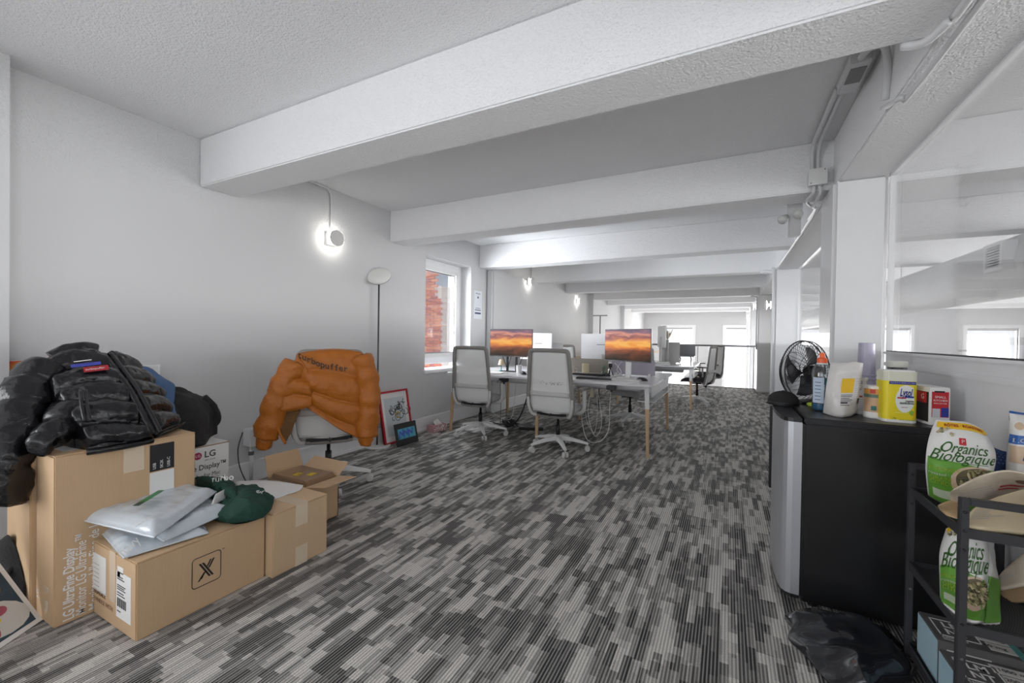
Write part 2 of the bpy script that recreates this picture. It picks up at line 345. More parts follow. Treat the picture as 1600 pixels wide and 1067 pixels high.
# ---- right side: columns, half wall, glass
def column(name, x0, x1, y0, y1, z0=0, z1=BZ+.01): return struct(name, bx(x0, x1, y0, y1, z0, z1), M_SMOOTH, bevel=.022, seg=3)
column('column', .60, .885, 3.44, 3.86); column('column', .60, .93, 7.3, 7.75); column('column', .60, .93, 11.25, 11.7)
column('column', .60, .93, 15.1, 15.5, -2.8); column('column', .60, .93, 18, 18.4, -2.8)
HZ = 1.1
for n, (a, b) in enumerate(((-3, 3.44), (3.86, 7.3), (7.75, 11.25))):
    bm = bx(.885, .985, a, b, 0, HZ+.03); struct('wall_half_%d' % (n+1), bm, M_SMOOTH)
    bm = bx(.868, .99, a, b, HZ+.03, HZ+.045); bx(.875, .886, a, b, HZ-.045, HZ-.02, bm); struct('trim_%d' % (n+2), bm, M_TRIM, bevel=.003)
    bm = bx(.885, .892, a, b, HZ+.045, HZ+.052); struct('trim_%d' % (n+12), bm, M_BLACK)
    g = struct('glass_partition', bx(.897, .905, a, b, HZ+.05, BZ), M_GLASS)
    bm = bx(.884, .915, a, b, BZ-.012, BZ); bx(.884, .915, b-.012, b, HZ+.045, BZ, bm); obj('glass_trim', bm, M_TRIM, g)
struct('wall_pony', bx(.60, .93, 11.7, 12.3, 0, 1.06), M_SMOOTH, bevel=.01)
# railing with glass at the mezzanine edge
t = thing('guard_rail', 'long steel topped glass guard rail at the far floor edge', 'railing', (-1.3, 12.0, 0))
obj('top_rail', tube([(-3.28, 12.0, 1.06), (.6, 12.0, 1.06)], .022), M_STEEL, t, world=True, smooth=True)
for k in range(3): obj('glass_panel', bx(-3.25+k*1.28, -2.0+k*1.28, 11.995, 12.005, .03, 1.05), M_GLASS, t, world=True)
for x in (-3.27, -1.985, -.705, .57): obj('post', bx(x-.012, x+.012, 11.985, 12.015, 0.012, 1.05), M_TRIM, t, world=True)
# duct beyond the glass
M_DUCT = mat('painted_duct', (.66, .66, .66), .5)
prof = []; z = 0
P = []; rs = []
n = 300
for i in range(n): P.append((2.5, 3.0+i*16.5/n, 1.955)); rs.append(.292 if i % 2 else .280)
t = thing('spiral_duct', 'large round white spiral duct running behind the glass partition', 'duct', (3.2, 3, 0))
obj('duct_tube', tube(P, rs, 32), M_DUCT, t, world=True, smooth=True)
for y in (5.2, 9.05, 12.9, 16.7): obj('hanger_rod', bx(2.495, 2.505, y, y+.01, 2.24, CZ), M_STEEL, t, world=True)
t = thing('air_vent', 'square slatted air vent on the side of the white duct', 'vent', (2.2, 5.6, 1.9))
va, vb = at(1570, 400, x=2.16).y, at(1541, 400, x=2.16).y; vz0, vz1 = at(1555, 424, x=2.16).z, at(1555, 380, x=2.16).z
bm = bmesh.new(); frame(bm, 2.14, 2.24, va, vb, vz0, vz1, .035); obj('vent_frame', bm, M_TRIM, t, world=True)
obj('vent_backing', bx(2.19, 2.2, va+.03, vb-.03, vz0+.03, vz1-.03), M_STEEL, t, world=True)
for k in range(8): zq = vz0+.045+k*(vz1-vz0-.09)/7; obj('slat', bx(2.15, 2.178, va+.035, vb-.035, zq-.004, zq+.004), M_TRIM, t, world=True)
# red brick building beyond window_1
M_BRICK = [mat('red_brick_%s' % n, c, .85, bump=.4, bscale=40, var=.15) for n, c in (('plain', (.50, .17, .12)), ('bright', (.60, .25, .16)), ('dark', (.38, .13, .12)))]
M_MORT = mat('mortar', (.55, .48, .46), .9)
e = at(689, 500, y=9.2).x
t = thing('brick_building', 'red brick gable wall seen outside through the left window', 'building', (e-.6, 9.2, 0))
prism_bm = bmesh.new(); bx(e-1.6, e, 9.21, 9.6, -1.0, 2.55, prism_bm); obj('mortar_core', prism_bm, M_MORT, t, world=True)
mesh_bricks = []
for m in M_BRICK:
    b_ = bx(0, .213, -.02, .05, 0, .064); bmesh.ops.bevel(b_, geom=list(b_.edges), offset=.004, segments=1, affect='EDGES'); me = bpy.data.meshes.new('brick'); b_.to_mesh(me); b_.free(); me.materials.append(m); mesh_bricks.append(me)
for r in range(38):
    for c in range(6):
        x = e-.225*(c+1)+(.11 if r % 2 else 0); z = .15+r*.0765
        if x+.213 > e+.02: x = e-.2
        if z > 2.42-.35*max(0, 1-abs((x-(e-.55))/.9)) and c == 0: continue
        o = bpy.data.objects.new('brick', mesh_bricks[random.choice([0, 0, 1, 1, 2])]); C.objects.link(o); o.parent = t
        o.location = Vector((x, 9.2+random.uniform(-.006, .006), z))-t.location
t = thing('slate_building', 'blue grey brick building rising behind the red brick wall', 'building', (e-1, 11, 0))
obj('masonry', bx(e-3, at(688, 500, y=11).x, 11.0, 11.4, -1, 5.0), mat('grey_masonry', (.38, .43, .50), .9, bump=.6, bscale=14, var=.25, vscale=9), t, world=True)
obj('coping', bx(e-3, at(688, 500, y=11).x+.02, 10.95, 11.45, 5.0, 5.1), M_TRIM, t, world=True)

# ---- conduits
M_COND = mat('white_painted_metal', (.70, .70, .71), .35)
def pipe(name, pts, r, label, cat='conduit', sm=5, clips=0, group=None):
    t = thing(name, label, cat, Vector(pts[0]), 0, group)
    P = smoothpath(pts, sm) if sm else pts
    obj('pipe', tube(P, r, 8), M_COND, t, world=True, smooth=True)
    for k in range(clips):
        p = Vector(P[0]).lerp(Vector(P[-1]), (k+1)/(clips+1)); obj('clip', bx(p.x-.012, p.x+.012, p.y-r*1.5, p.y+r*1.5, p.z-r*1.2, p.z+r*1.2), M_COND, t, world=True)
    return t
pipe('conduit', [(LX+.02, 1.985, CZ-.02), (.50, 1.985, CZ-.02)], .010, 'thin conduit running across the ceiling behind the nearest beam', sm=0, clips=5)
pipe('conduit', [(LX+.015, 2.80, 2.2), (LX+.015, 2.80, 2.5), (LX+.02, 2.76, 2.57), (LX+.03, 2.68, CZ-.015), (LX+.03, 2.0, CZ-.02)], .0085, 'thin conduit dropping to the nearest wall sconce')
pipe('conduit', [(LX+.145, 7.02, 2.30), (LX+.145, 7.02, BZ+.02)], .0085, 'short conduit above the second wall sconce', sm=0)
JB = Vector((.56, 2.70, CZ-.03))
t = thing('junction_box', 'open rectangular junction box on the ceiling at the conduit bend', 'junction box', JB)
obj('box_body', bx(.50, .585, 2.55, 2.85, CZ-.06, CZ), M_COND, t, world=True, bevel=.005)
obj('box_opening', bx(.51, .575, 2.60, 2.74, CZ-.064, CZ-.058), mat('grey_box_inside', (.25, .25, .25), .6), t, world=True)
for dx in (0, .034):
    pipe('conduit', [(.50+dx, 2.85, CZ-.03), (.50+dx, 3.45, CZ-.03), (.50+dx, 3.555, CZ-.06), (.50+dx, 3.585, CZ-.12), (.50+dx, 3.585, 2.40)], .013, 'left conduit of the pair running to the square box on the second beam' if dx == 0 else 'right conduit of the pair running to the square box on the second beam')
pipe('conduit', [(.54, 2.56, CZ-.04), (.545, 2.46, 2.54), (.59, 2.42, 2.52), (.61, 2.44, 2.42), (.612, 2.47, 2.30)], .016, 'curved conduit bending down beside the ceiling junction box')
pipe('conduit', [(.612, 2.50, 2.275), (.635, 2.35, 2.245), (.66, 2.2, 2.238), (.665, .5, 2.238)], .012, 'conduit running along the underside edge of the long beam', sm=4)
pipe('conduit', [(.53, 1.96, 2.25), (.575, 1.92, 2.225), (.61, 1.85, 2.235), (.625, 1.7, 2.238), (.625, .5, 2.238)], .014, 'second conduit bending along the long beam near the camera', sm=4)
t = thing('junction_box', 'square white junction box on the face of the second beam', 'junction box', (.55, 3.6, 2.3))
obj('box_body', bx(.478, .575, 3.535, 3.604, 2.285, 2.385), M_COND, t, world=True, bevel=.006)
obj('cover_plate', bx(.472, .581, 3.528, 3.536, 2.279, 2.391), M_WHITE, t, world=True, bevel=.002)
for x, z in ((.565, 2.378), (.488, 2.292)): obj('screw', lathe([(.004, -.002), (.004, .002)], 8, (x, 3.527, z), (0, 1, 0)), M_STEEL, t, world=True)
pipe('conduit', [(.51, 3.58, 2.285), (.51, 3.6, 2.24), (.49, 3.75, 2.23), (.53, 3.9, 2.24), (.60, 4.3, 2.245), (.605, 7.2, 2.245)], .011, 'conduit snaking under the second beam to the long beam', sm=4)
pipe('conduit', [(.545, 3.58, 2.285), (.55, 3.6, 2.23), (.54, 3.78, 2.2), (.575, 3.95, 2.22), (.58, 4.3, 2.235)], .011, 'second cable looping below the square box on the beam', sm=4)
pipe('conduit', [(.42, 7.42, BZ-.015), (.50, 7.36, BZ-.015), (.565, 7.33, BZ-.04), (.583, 7.32, BZ-.14), (.583, 7.32, .1)], .022, 'white conduit bending down the middle column beyond the fan', sm=4)
pipe('conduit', [(.45, 11.3, BZ-.02), (.55, 11.25, BZ-.04), (.58, 11.23, BZ-.15), (.58, 11.23, 1.0)], .02, 'conduit running down the far column at the railing', sm=4)
# emergency light head / exit plate on the long beam
t = thing('emergency_light', 'small emergency light unit hanging behind the second beam by the column', 'light', (.5, 4.1, 2.2))
obj('lamp_body', bx(.42, .50, 4.05, 4.12, 2.05, 2.22), M_COND, t, world=True, bevel=.005)
obj('lamp_head', lathe([(.02, 0), (.035, .05), (.036, .06), (0, .062)], 14, (.40, 4.05, 2.21), (-.5, -.5, -.5)), M_WHITE, t, world=True, smooth=True)
obj('lamp_head', lathe([(.02, 0), (.035, .05), (.036, .06), (0, .062)], 14, (.46, 4.03, 2.23), (.2, -.8, -.5)), M_WHITE, t, world=True, smooth=True)
obj('bracket', bx(.41, .51, 4.06, 4.1, 2.2, CZ), M_COND, t, world=True)
# ---- sconces
M_HALO = mat('lit_halo', (1, .97, .90), .5, emis=18)
def sconce(p, n, label, r=.075):
    p = Vector(p); n = Vector(n); t = thing('wall_sconce', label, 'sconce', p, 0)
    side = Vector((0, 0, 1)).cross(n).normalized(); bm = bmesh.new()
    for a in (-1, 1):
        for b in (-1, 1):
            for d in (0, .035): bm.verts.new(p+side*.055*a+Vector((0, 0, .06*b))+n*d)
    bmesh.ops.convex_hull(bm, input=bm.verts); obj('back_plate', bm, M_WHITE, t, world=True)
    obj('stem', lathe([(.022, .03), (.022, .085)], 14, p, n), M_WHITE, t, world=True, smooth=True)
    obj('light_ring', lathe([(.045, .078), (.066, .084), (.066, .089), (.03, .089)], 24, p, n), M_HALO, t, world=True)
    obj('disc_shade', lathe([(.03, .09), (r-.004, .09), (r, .095), (r, .107), (r-.004, .111), (0, .111)], 28, p, n), M_LGREY, t, world=True, smooth=False)
    return t
sconce((LX, 2.80, 2.115), (1, 0, 0), 'round disc wall sconce glowing above the orange jacket')
sconce((LX+.13, 7.02, 2.22), (1, 0, 0), 'round disc wall sconce on the wall right of the window')
sconce((LX, 10.2, 2.13), (1, 0, 0), 'small far disc sconce deep on the left wall')
sconce((.60, 11.45, 2.0), (-1, 0, 0), 'glowing disc sconce on the far column at the railing')
sconce((.60, 7.55, 1.75), (-1, 0, 0), 'glowing disc sconce on the middle column beyond the fan')
sconce((.60, 15.3, 1.95), (-1, 0, 0), 'most distant glowing sconce on a column beyond the railing')
# ================================================================== OFFICE CHAIRS
def make_chair(name, label, seatm=None, group='office swivel chairs'):
    seatm = seatm or M_SEAT; t = thing(name, label, 'chair', (0, 0, 0), 0, group)
    for k in range(5):
        a = 2*PI*k/5+PI/2; d = Vector((math.cos(a), math.sin(a), 0)); sd = Vector((-d.y, d.x, 0)); bm = bmesh.new(); prev = None
        for s, w, z, h in ((.02, .034, .135, .05), (.16, .027, .118, .034), (.30, .019, .088, .022), (.325, .016, .082, .018)):
            ring = [bm.verts.new(d*s+sd*w*q+Vector((0, 0, zz))) for q, zz in ((-1, z-h/2), (1, z-h/2), (.7, z+h/2), (-.7, z+h/2))]
            if prev:
                for i in range(4): bm.faces.new((prev[i], prev[(i+1) % 4], ring[(i+1) % 4], ring[i]))
            else: bm.faces.new(ring)
            prev = ring
        bm.faces.new(prev[::-1]); arm = obj('base_arm', bm, M_WHITE, t, bevel=.004)
        c = d*.315; bm = bmesh.new()
        for q in (-.017, .017): lathe([(.012, -.011), (.026, -.011), (.029, -.006), (.029, .006), (.026, .011), (.012, .011)], 18, c+sd*q+Vector((0, 0, .029))+d*0, sd, bm)
        lathe([(.008, .05), (.008, .085)], 8, c, (0, 0, 1), bm)
        obj('caster', bm, M_LGREY, arm, smooth=False)
    obj('hub', lathe([(.0, .09), (.03, .09), (.036, .11), (.036, .15), (.03, .163), (0, .163)], 18), M_WHITE, t, smooth=True)
    obj('gas_lift', lathe([(.024, .15), (.024, .27), (.014, .272), (.014, .40)], 16), M_BLACK, t, smooth=True)
    bm = bx(-.09, .09, -.12, .12, .385, .43); bx(-.17, .17, -.19, -.15, .39, .43, bm); bx(-.012, .012, -.25, -.1, .395, .42, bm); obj('tilt_mechanism', bm, M_BLACK, t, bevel=.008)
    # seat
    N = 10; net = [[Vector(((-.235+.47*j/4)*(1-.08*(i/4)), -.20+.44*i/4, .445-.02*(i == 4))) for j in range(5)] for i in range(5)]
    def ed(s, q): return min(1, 6*min(s, 1-s, q, 1-q))
    bm = patch(net, 14, 14, lambda s, q, p: -.055*ed(s, q)**.5, back=lambda s, q: -.012)
    bmesh.ops.reverse_faces(bm, faces=bm.faces); o = obj('seat', bm, seatm, t, smooth=True)
    obj('seat_shell', bx(-.22, .22, -.20, .22, .425, .440), M_GREYF, t, bevel=.006)
    # back frame loop
    def yb(z): return -.235-.10*max(0, (z-.60))-0.0*z+(.06*((.60-z)/.2)**2 if z < .60 else 0)
    L = []
    prof = [(.0, .385), (.12, .388), (.19, .405), (.232, .45), (.245, .53), (.243, .62), (.232, .75), (.222, .90), (.212, 1.02), (.204, 1.052), (.18, 1.067), (.1, 1.07), (0, 1.07)]
    full = [(x, z) for x, z in prof]+[(-x, z) for x, z in prof[-2:0:-1]]
    pts = smoothpath([(x, yb(z), z) for x, z in full]+[(full[0][0], yb(full[0][1]), full[0][1])], 4)[:-1]
    obj('back_frame', tube(pts, .02, 10, closed=True, sx=.7, sy=1.12, up=(0, 1, 0)), M_GREYF, t, smooth=True)
    rows = [(.222, .405), (.236, .47), (.236, .6), (.224, .75), (.212, .9), (.197, 1.055)]
    net = [[Vector((-w+2*w*j/4, yb(z)+.012-.018*math.sin(PI*j/4), z)) for j in range(5)] for w, z in rows]
    obj('mesh_back', patch(net, 16, 8, lambda s, q, p: .0015, back=lambda s, q: .0015), M_MESH, t, smooth=True)
    net = [[Vector((-.215+.43*j/4, yb(z)-.012+.02*math.sin(PI*j/4)*0, z)) for j in range(5)] for z in (.60, .645)]
    obj('lumbar_bar', patch(net, 3, 8, lambda s, q, p: .008, back=lambda s, q: .008), M_LGREY, t, smooth=True)
    for s in (-1, 1):
        bm = tube(smoothpath([(s*.13, -.12, .40), (s*.20, -.2, .395), (s*.235, -.232, .47), (s*.244, -.235, .58)], 5), .016, 8); obj('back_upright', bm, M_LGREY, t, smooth=True)
        bm = tube(smoothpath([(s*.12, .0, .41), (s*.24, 0, .415), (s*.285, 0, .46), (s*.29, 0, .56), (s*.287, 0, .66)], 5), .016, 8, sx=1.3); obj('armrest_post', bm, M_LGREY, t, smooth=True)
        bm = bx(s*.287-.038, s*.287+.038, -.12, .13, .66, .685); obj('armrest_pad', bm, M_GREYF, t, bevel=.011, seg=3)
    return t
ch0 = make_chair('swivel_chair', 'pale mesh-back swivel chair in front of the left monitor, nearest the window')
ch0.location = (-2.68, 4.40, 0); ch0.rotation_euler = (0, 0, .06)
c2 = dup(ch0, (-1.61, 4.24, 0), -.02, 'pale mesh-back swivel chair with grey scuffs pushed to the middle of the near desk')
sc = random.Random(3); bm = bmesh.new()
for k in range(26):
    x = sc.uniform(-.16, .14); z = .72+abs(sc.gauss(0, .018)); r = sc.uniform(.002, .006); y = -.2625-.10*(z-.6)+.012
    lathe([(0, -.002), (r, 0), (0, .002)], 6, (x, y, z), (0, 1, 0), bm)
obj('scuff_marks', bm, M_SCUFF, c2)
dup(ch0, (-1.22, 6.05, 0), PI-.15, 'pale swivel chair on the far side of the near desk, behind its right end')
dup(ch0, (-2.35, 6.25, 0), PI+.35, 'pale swivel chair on the far side of the near desk, behind its left end')
c3 = dup(ch0, (-2.83, 2.32, 0), .92, 'swivel chair with the orange jacket hung over its back')
for ch in c3.children:
    if ch.name.startswith('base_arm'): ch.rotation_euler.z = math.radians(45.3)
for ch in list(c3.children):
    if ch.name.startswith('armrest'): bpy.data.objects.remove(ch)
dch = make_chair('swivel_chair', 'swivel chair with a dark seat at the right end of the far desk', M_DSEAT)
dch.location = (-.50, 8.55, 0); dch.rotation_euler = (0, 0, PI/2-.25)
dup(dch, (-.42, 10.1, 0), PI/2+.5, 'swivel chair behind the dark-seated one, closest to the guard rail')
# ================================================================== BENCH DESKS
def bench(x0, x1, y0, y1, label, xm):
    t = thing('bench_desk', label, 'desk', ((x0+x1)/2, (y0+y1)/2, 0)); ym = (y0+y1)/2; H = .745
    segs = [(x0, xm), (xm, x1)]
    for a, b in segs:
        for c, d in ((y0, ym-.012), (ym+.012, y1)):
            o = obj('tabletop', prism([(a+.02, c), (b-.03, c), (b-.004, c+.03), (b-.004, d), (a+.004, d), (a+.004, c+.03)] if c == y0 else [(a+.004, c), (b-.004, c), (b-.004, d-.03), (b-.03, d), (a+.03, d), (a+.004, d-.03)], H-.024, H), M_DESK, t, world=True, bevel=.003)
            obj('tabletop_edge', bx(a+.012, b-.012, c+.01, d-.01, H-.034, H-.024), M_WOOD, o, world=False).location = (0, 0, 0)
    for x, sx in ((x0+.05, -1), (xm, 0), (x1-.06, 1)):
        for y, sy in ((y0+.10, -1), (y1-.10, 1)):
            top = Vector((x-sx*.01, y-sy*.0, H-.06)); bot = Vector((x+sx*.012, y+sy*.03, 0)); mid = bot.lerp(top, .72)
            lg = obj('leg', tube([bot, mid], [.019, .027], 4, up=(1, 1, 0)), M_WOOD, t, world=True, bevel=.004)
            obj('leg_bracket', tube([mid-Vector((0, 0, .002)), top+Vector((0, 0, .025))], [.0275, .031], 4, up=(1, 1, 0)), M_WHITE, lg, world=True)
        bm = bx(x-.02, x+.02, y0+.1, y1-.1, H-.085, H-.035); obj('cross_beam', bm, M_TRIM, t, world=True)
    for y in (y0+.22, y1-.22): obj('long_beam', bx(x0+.04, x1-.04, y-.02, y+.02, H-.075, H-.034), M_TRIM, t, world=True)
    obj('end_panel', bx(x1-.05, x1-.035, y0+.18, y1-.18, H-.15, H-.04), M_TRIM, t, world=True)
    obj('end_shelf', bx(x1-.20, x1-.02, y0+.28, y1-.28, H-.215, H-.205), M_TRIM, t, world=True)
    for k in range(2):
        a, b = segs[k]; bm = bx(a+.25, b-.25, ym-.13, ym+.13, H-.16, H-.155)
        bx(a+.25, b-.25, ym-.13, ym-.125, H-.16, H-.09, bm); bx(a+.25, b-.25, ym+.125, ym+.13, H-.16, H-.09, bm); obj('cable_tray', bm, M_TRIM, t, world=True)
    return t
bench(-3.16, -.655, 4.33, 6.02, 'near white bench desk on beech legs with two sunset monitors', -1.93)
bench(-3.05, -.50, 7.75, 9.40, 'second white bench desk on beech legs beyond the near one', -1.8)
H = .746
# ---- monitors
def sunset():
    m = bpy.data.materials.new('sunset_screen'); m.use_nodes = True; nt = m.node_tree; b = nt.nodes['Principled BSDF']
    tc = nt.nodes.new('ShaderNodeTexCoord'); sp = nt.nodes.new('ShaderNodeSeparateXYZ'); nt.links.new(tc.outputs['Generated'], sp.inputs[0])
    mp = nt.nodes.new('ShaderNodeMapping'); mp.inputs['Scale'].default_value = (1.6, 1, 3.6); nt.links.new(tc.outputs['Generated'], mp.inputs[0])
    n = nt.nodes.new('ShaderNodeTexNoise'); n.inputs['Scale'].default_value = 1.6; n.inputs['Detail'].default_value = 6; n.inputs['Distortion'].default_value = .6; nt.links.new(mp.outputs[0], n.inputs['Vector'])
    z = math_node(nt, 'ADD', sp.outputs['Z'], math_node(nt, 'MULTIPLY', math_node(nt, 'SUBTRACT', n.outputs['Fac'], .5), .48))
    r = nt.nodes.new('ShaderNodeValToRGB'); cr_ = r.color_ramp
    st = [(0, (.02, .012, .008)), (.14, (.07, .03, .015)), (.27, (.22, .07, .035)), (.36, (.45, .13, .05)), (.47, (.85, .30, .05)), (.58, (.95, .50, .12)), (.66, (.72, .26, .12)), (.74, (.28, .11, .13)), (.84, (.75, .33, .24)), (.93, (.30, .17, .22)), (1, (.17, .13, .18))]
    while len(cr_.elements) < len(st): cr_.elements.new(.5)
    for e_, (p, c) in zip(cr_.elements, st): e_.position = p; e_.color = (*c, 1)
    nt.links.new(z, r.inputs[0])
    b.inputs['Base Color'].default_value = (.01, .01, .01, 1); b.inputs['Roughness'].default_value = .25
    nt.links.new(r.outputs[0], b.inputs['Emission Color']); b.inputs['Emission Strength'].default_value = .85; return m
M_SUN = sunset()
def monitor(c, rz, w, h, zc, label, screen=True, bodym=M_STEEL, stand='flat'):
    t = thing('monitor', label, 'monitor', (c[0], c[1], H), rz); zc -= H
    cs = obj('casing', bx(-w/2, w/2, 0, .022, zc-h/2, zc+h/2), bodym, t, bevel=.004)
    obj('screen', bx(-w/2+.007, w/2-.007, -.0025, .001, zc-h/2+.014, zc+h/2-.007), M_SUN if screen else M_BLACK, cs)
    if stand == 'flat':
        obj('stand_neck', bx(-.035, .035, .03, .048, .0, zc+.02), M_WHITE, t, bevel=.003)
        obj('stand_foot', prism([(math.cos(a*PI/12)*.13, .02+math.sin(a*PI/12)*.10) for a in range(24)], 0, .008), M_WHITE, t)
        obj('stand_hinge', bx(-.05, .05, .018, .035, zc-.06, zc+.06), M_WHITE, t)
    elif stand == 'poles':
        for x in (-.06, .07):
            obj('stand_pole', bx(x-.014, x+.014, .03, .055, 0, zc+.02), M_DARK, t, bevel=.003)
        for a, b in ((-.13, -.06), (-.005, -.06), (.16, .09)): obj('stand_brace', tube([(a, .03, zc-h/2-.0), (b, .04, .02)], .005, 6), M_DARK, t)
        obj('stand_foot', bx(-.11, .11, -.06, .10, 0, .006), M_DARK, t)
    elif stand == 'block':
        obj('stand_neck', bx(-.06, .06, -.02-.03, -.02, 0, zc), M_WHITE, t, bevel=.003)
        obj('stand_foot', bx(-.10, .10, -.12, .06, 0, .007), M_WHITE, t, bevel=.002)
    return t
monitor((-2.55, 4.92), .02, .625, .365, 1.122, 'sunset monitor on black poles at the left of the near desk', stand='poles')
m2 = monitor((-1.03, 4.87), -.42, .63, .375, 1.125, 'sunset monitor with a grey bezel at the right end of the near desk')
text('LG', .012, (-.012, -.0032, .1985), (1, 0, 0), (0, 0, 1), M_PRW, m2, world=False)
for c, rz, lab in (((-2.40, 5.42), PI, 'white-backed monitor facing away behind the left sunset monitor'), ((-1.50, 5.42), PI, 'white-backed monitor facing away between the chairs and the right sunset monitor')):
    m = monitor((c[0], c[1]), rz, .48, .37, 1.075, lab, False, M_DESK, None)
    obj('stand_neck', bx(-.05, .05, .022, .045, 0, .25), M_WHITE, m, bevel=.003); obj('stand_foot', bx(-.10, .10, -.08, .10, 0, .007), M_WHITE, m, bevel=.002)
    obj('slot', bx(-.10, .03, .0215, .0228, .37, .376), M_PRK, m)
t = thing('tablet', 'small pale screen propped behind the second chair', 'screen', (-2.16, 5.6, H))
obj('slab', bx(-.09, .09, -.005, .005, .16, .38), M_WHITE, t, bevel=.004); obj('stand', bx(-.02, .02, .005, .02, 0, .3), M_LGREY, t); obj('foot', bx(-.05, .05, -.04, .06, 0, .006), M_LGREY, t)
# dividers
for a, b, col, lab in ((-2.02, -1.35, (.40, .36, .31), 'beige fabric desk divider behind the middle of the near desk'), (-1.30, -.78, (.47, .43, .50), 'mauve fabric desk divider behind the right sunset monitor')):
    t = thing('desk_divider', lab, 'divider', ((a+b)/2, 5.30, H)); obj('fabric_panel', bx(a, b, 5.285, 5.31, H+.012, H+.19), mat('divider_%d' % int(-a*100), col, .9, bump=.3, bscale=300), t, world=True, bevel=.003)
    for x in (a+.06, b-.06): obj('foot_clip', bx(x-.015, x+.015, 5.26, 5.33, H, H+.03), M_WHITE, t, world=True)
# ---- desk items
def keyboard(c, rz, label, m=M_DARK, km=None):
    t = thing('keyboard', label, 'keyboard', (c[0], c[1], H), rz); obj('keyboard_base', bx(-.2, .2, -.065, .065, 0, .013), m, t, bevel=.004)
    bm = bmesh.new()
    for r_ in range(5):
        for k in range(14): bx(-.19+k*.0273, -.167+k*.0273, -.057+r_*.0235, -.037+r_*.0235, .013, .019, bm)
    o = obj('keys', bm, km or M_BLACK, t); o['kind'] = 'stuff'; return t
keyboard((-1.32, 4.60), .05, 'dark keyboard on the near desk right of the scuffed chair')
keyboard((-1.52, 5.02), -.15, 'black keyboard lying behind the dark keyboard')
keyboard((-1.02, 4.62), -.05, 'low white keyboard in front of the right sunset monitor', M_WHITE, M_LGREY)
def mouse(c, rz, label, m=M_BLACK):
    t = thing('mouse', label, 'mouse', (c[0], c[1], H), rz); N = [[Vector((-.032+.064*j/4, -.055+.11*i/4, .004)) for j in range(5)] for i in range(5)]
    bm = patch(N, 10, 8, lambda s, q, p: -.036*(max(0, math.sin(PI*q))**.5)*(max(0, math.sin(PI*(.08+.84*s)))**.6), back=lambda s, q: -.003); obj('shell', bm, m, t, smooth=True)
    obj('scroll_wheel', lathe([(.006, -.003), (.008, 0), (.006, .003)], 10, (0, .028, .033), (1, 0, 0)), M_STEEL, t); return t
mouse((-.83, 4.72), 1.2, 'black mouse right of the monitor stand on the near desk')
mouse((-2.23, 4.66), .6, 'dark grey mouse between the two front chairs', M_DARK)
mouse((-1.30, 5.06), .5, 'small black mouse behind the dark keyboard')
t = thing('computer_tower', 'slim black computer tower standing left of the scuffed chair', 'computer', (-2.02, 4.86, H))
obj('case', bx(-.045, .045, -.14, .14, .004, .26), M_BLACK, t, bevel=.004); obj('front_panel', bx(-.04, .04, -.146, -.14, .01, .25), M_DARK, t)
for y in (-.11, .11): obj('foot', bx(-.04, .04, y-.01, y+.01, 0, .005), M_DARK, t)
t = thing('carton', 'white carton with blue lettering beside the black computer tower', 'box', (-2.20, 4.90, H))
obj('carton_body', bx(-.075, .075, -.05, .05, 0, .215), M_PRW, t, bevel=.003)
for k, (w, z) in enumerate(((.10, .19), (.11, .17), (.05, .14), (.09, .03))): obj('printed_line', bx(-w/2, w/2, -.0512, -.0505, z-.005, z+.005), mat('blue_print', (.07, .10, .28), .5), t)
t = thing('table_lamp', 'little table lamp with a cream shade and teal stem on the near desk', 'lamp', (-2.70, 4.95, H))
obj('lamp_base', lathe([(.03, 0), (.03, .006), (.006, .012), (.006, .09)], 14), mat('teal_plastic', (.05, .30, .36), .4), t, smooth=False)
obj('lamp_shade', lathe([(.045, .08), (.03, .14), (.02, .155), (0, .156)], 16), mat('cream_shade', (.75, .62, .42), .7), t)
t = thing('paper_stack', 'loose white sheets on the desk behind the left chair', 'papers', (-2.62, 4.62, H))
for k in range(5): obj('sheet', bx(-.105, .105, -.148, .148, .001+k*.0012, .0018+k*.0012, rot=Matrix.Rotation(sc.uniform(-.4, .4), 3, 'Z')), M_PRW, t)
def mug(c, label, col, h=.095, r=.04, handle=True):
    t = thing('mug', label, 'mug', (c[0], c[1], H)); m = mat('ceramic_'+'%d' % int(col[0]*999+col[2]*77), col, .3)
    obj('cup_body', lathe([(0, 0), (r*.9, 0), (r, .01), (r, h), (r-.004, h), (r-.004, .012), (0, .012)], 20), m, t, smooth=False)
    if handle: obj('handle', tube(smoothpath([(r, 0, h*.8), (r+.028, 0, h*.7), (r+.028, 0, h*.35), (r, 0, h*.22)], 4), .005, 6), m, t, smooth=True)
    return t
mug((-1.76, 5.08), 'cream mug on the desk right of the scuffed chair', (.75, .70, .62))
mug((-1.62, 5.22), 'tall pale yellow cup below the second white monitor back', (.75, .66, .45), .13, .045, False)
mug((-2.36, 4.80), 'white paper cup in front of the left sunset monitor', (.8, .8, .8), .1, .036, False)
t = thing('camera_tripod', 'small black desk tripod left of the right monitor stand', 'tripod', (-1.27, 5.1, H))
for k in range(3): obj('leg', tube([(0, 0, .1), (.04*math.cos(k*2.1), .04*math.sin(k*2.1), 0)], .005, 6), M_BLACK, t)
obj('head', bx(-.02, .02, -.02, .02, .1, .15), M_BLACK, t, bevel=.006)
t = thing('ornament', 'green and white ornament beside the small tripod', 'ornament', (-1.36, 5.12, H))
obj('ornament_body', lathe([(.02, 0), (.024, .02), (.01, .05), (.02, .08), (.026, .105), (.015, .125), (0, .13)], 14), mat('mottled_green', (.16, .22, .16), .6, var=.5, vscale=60), t, smooth=True)
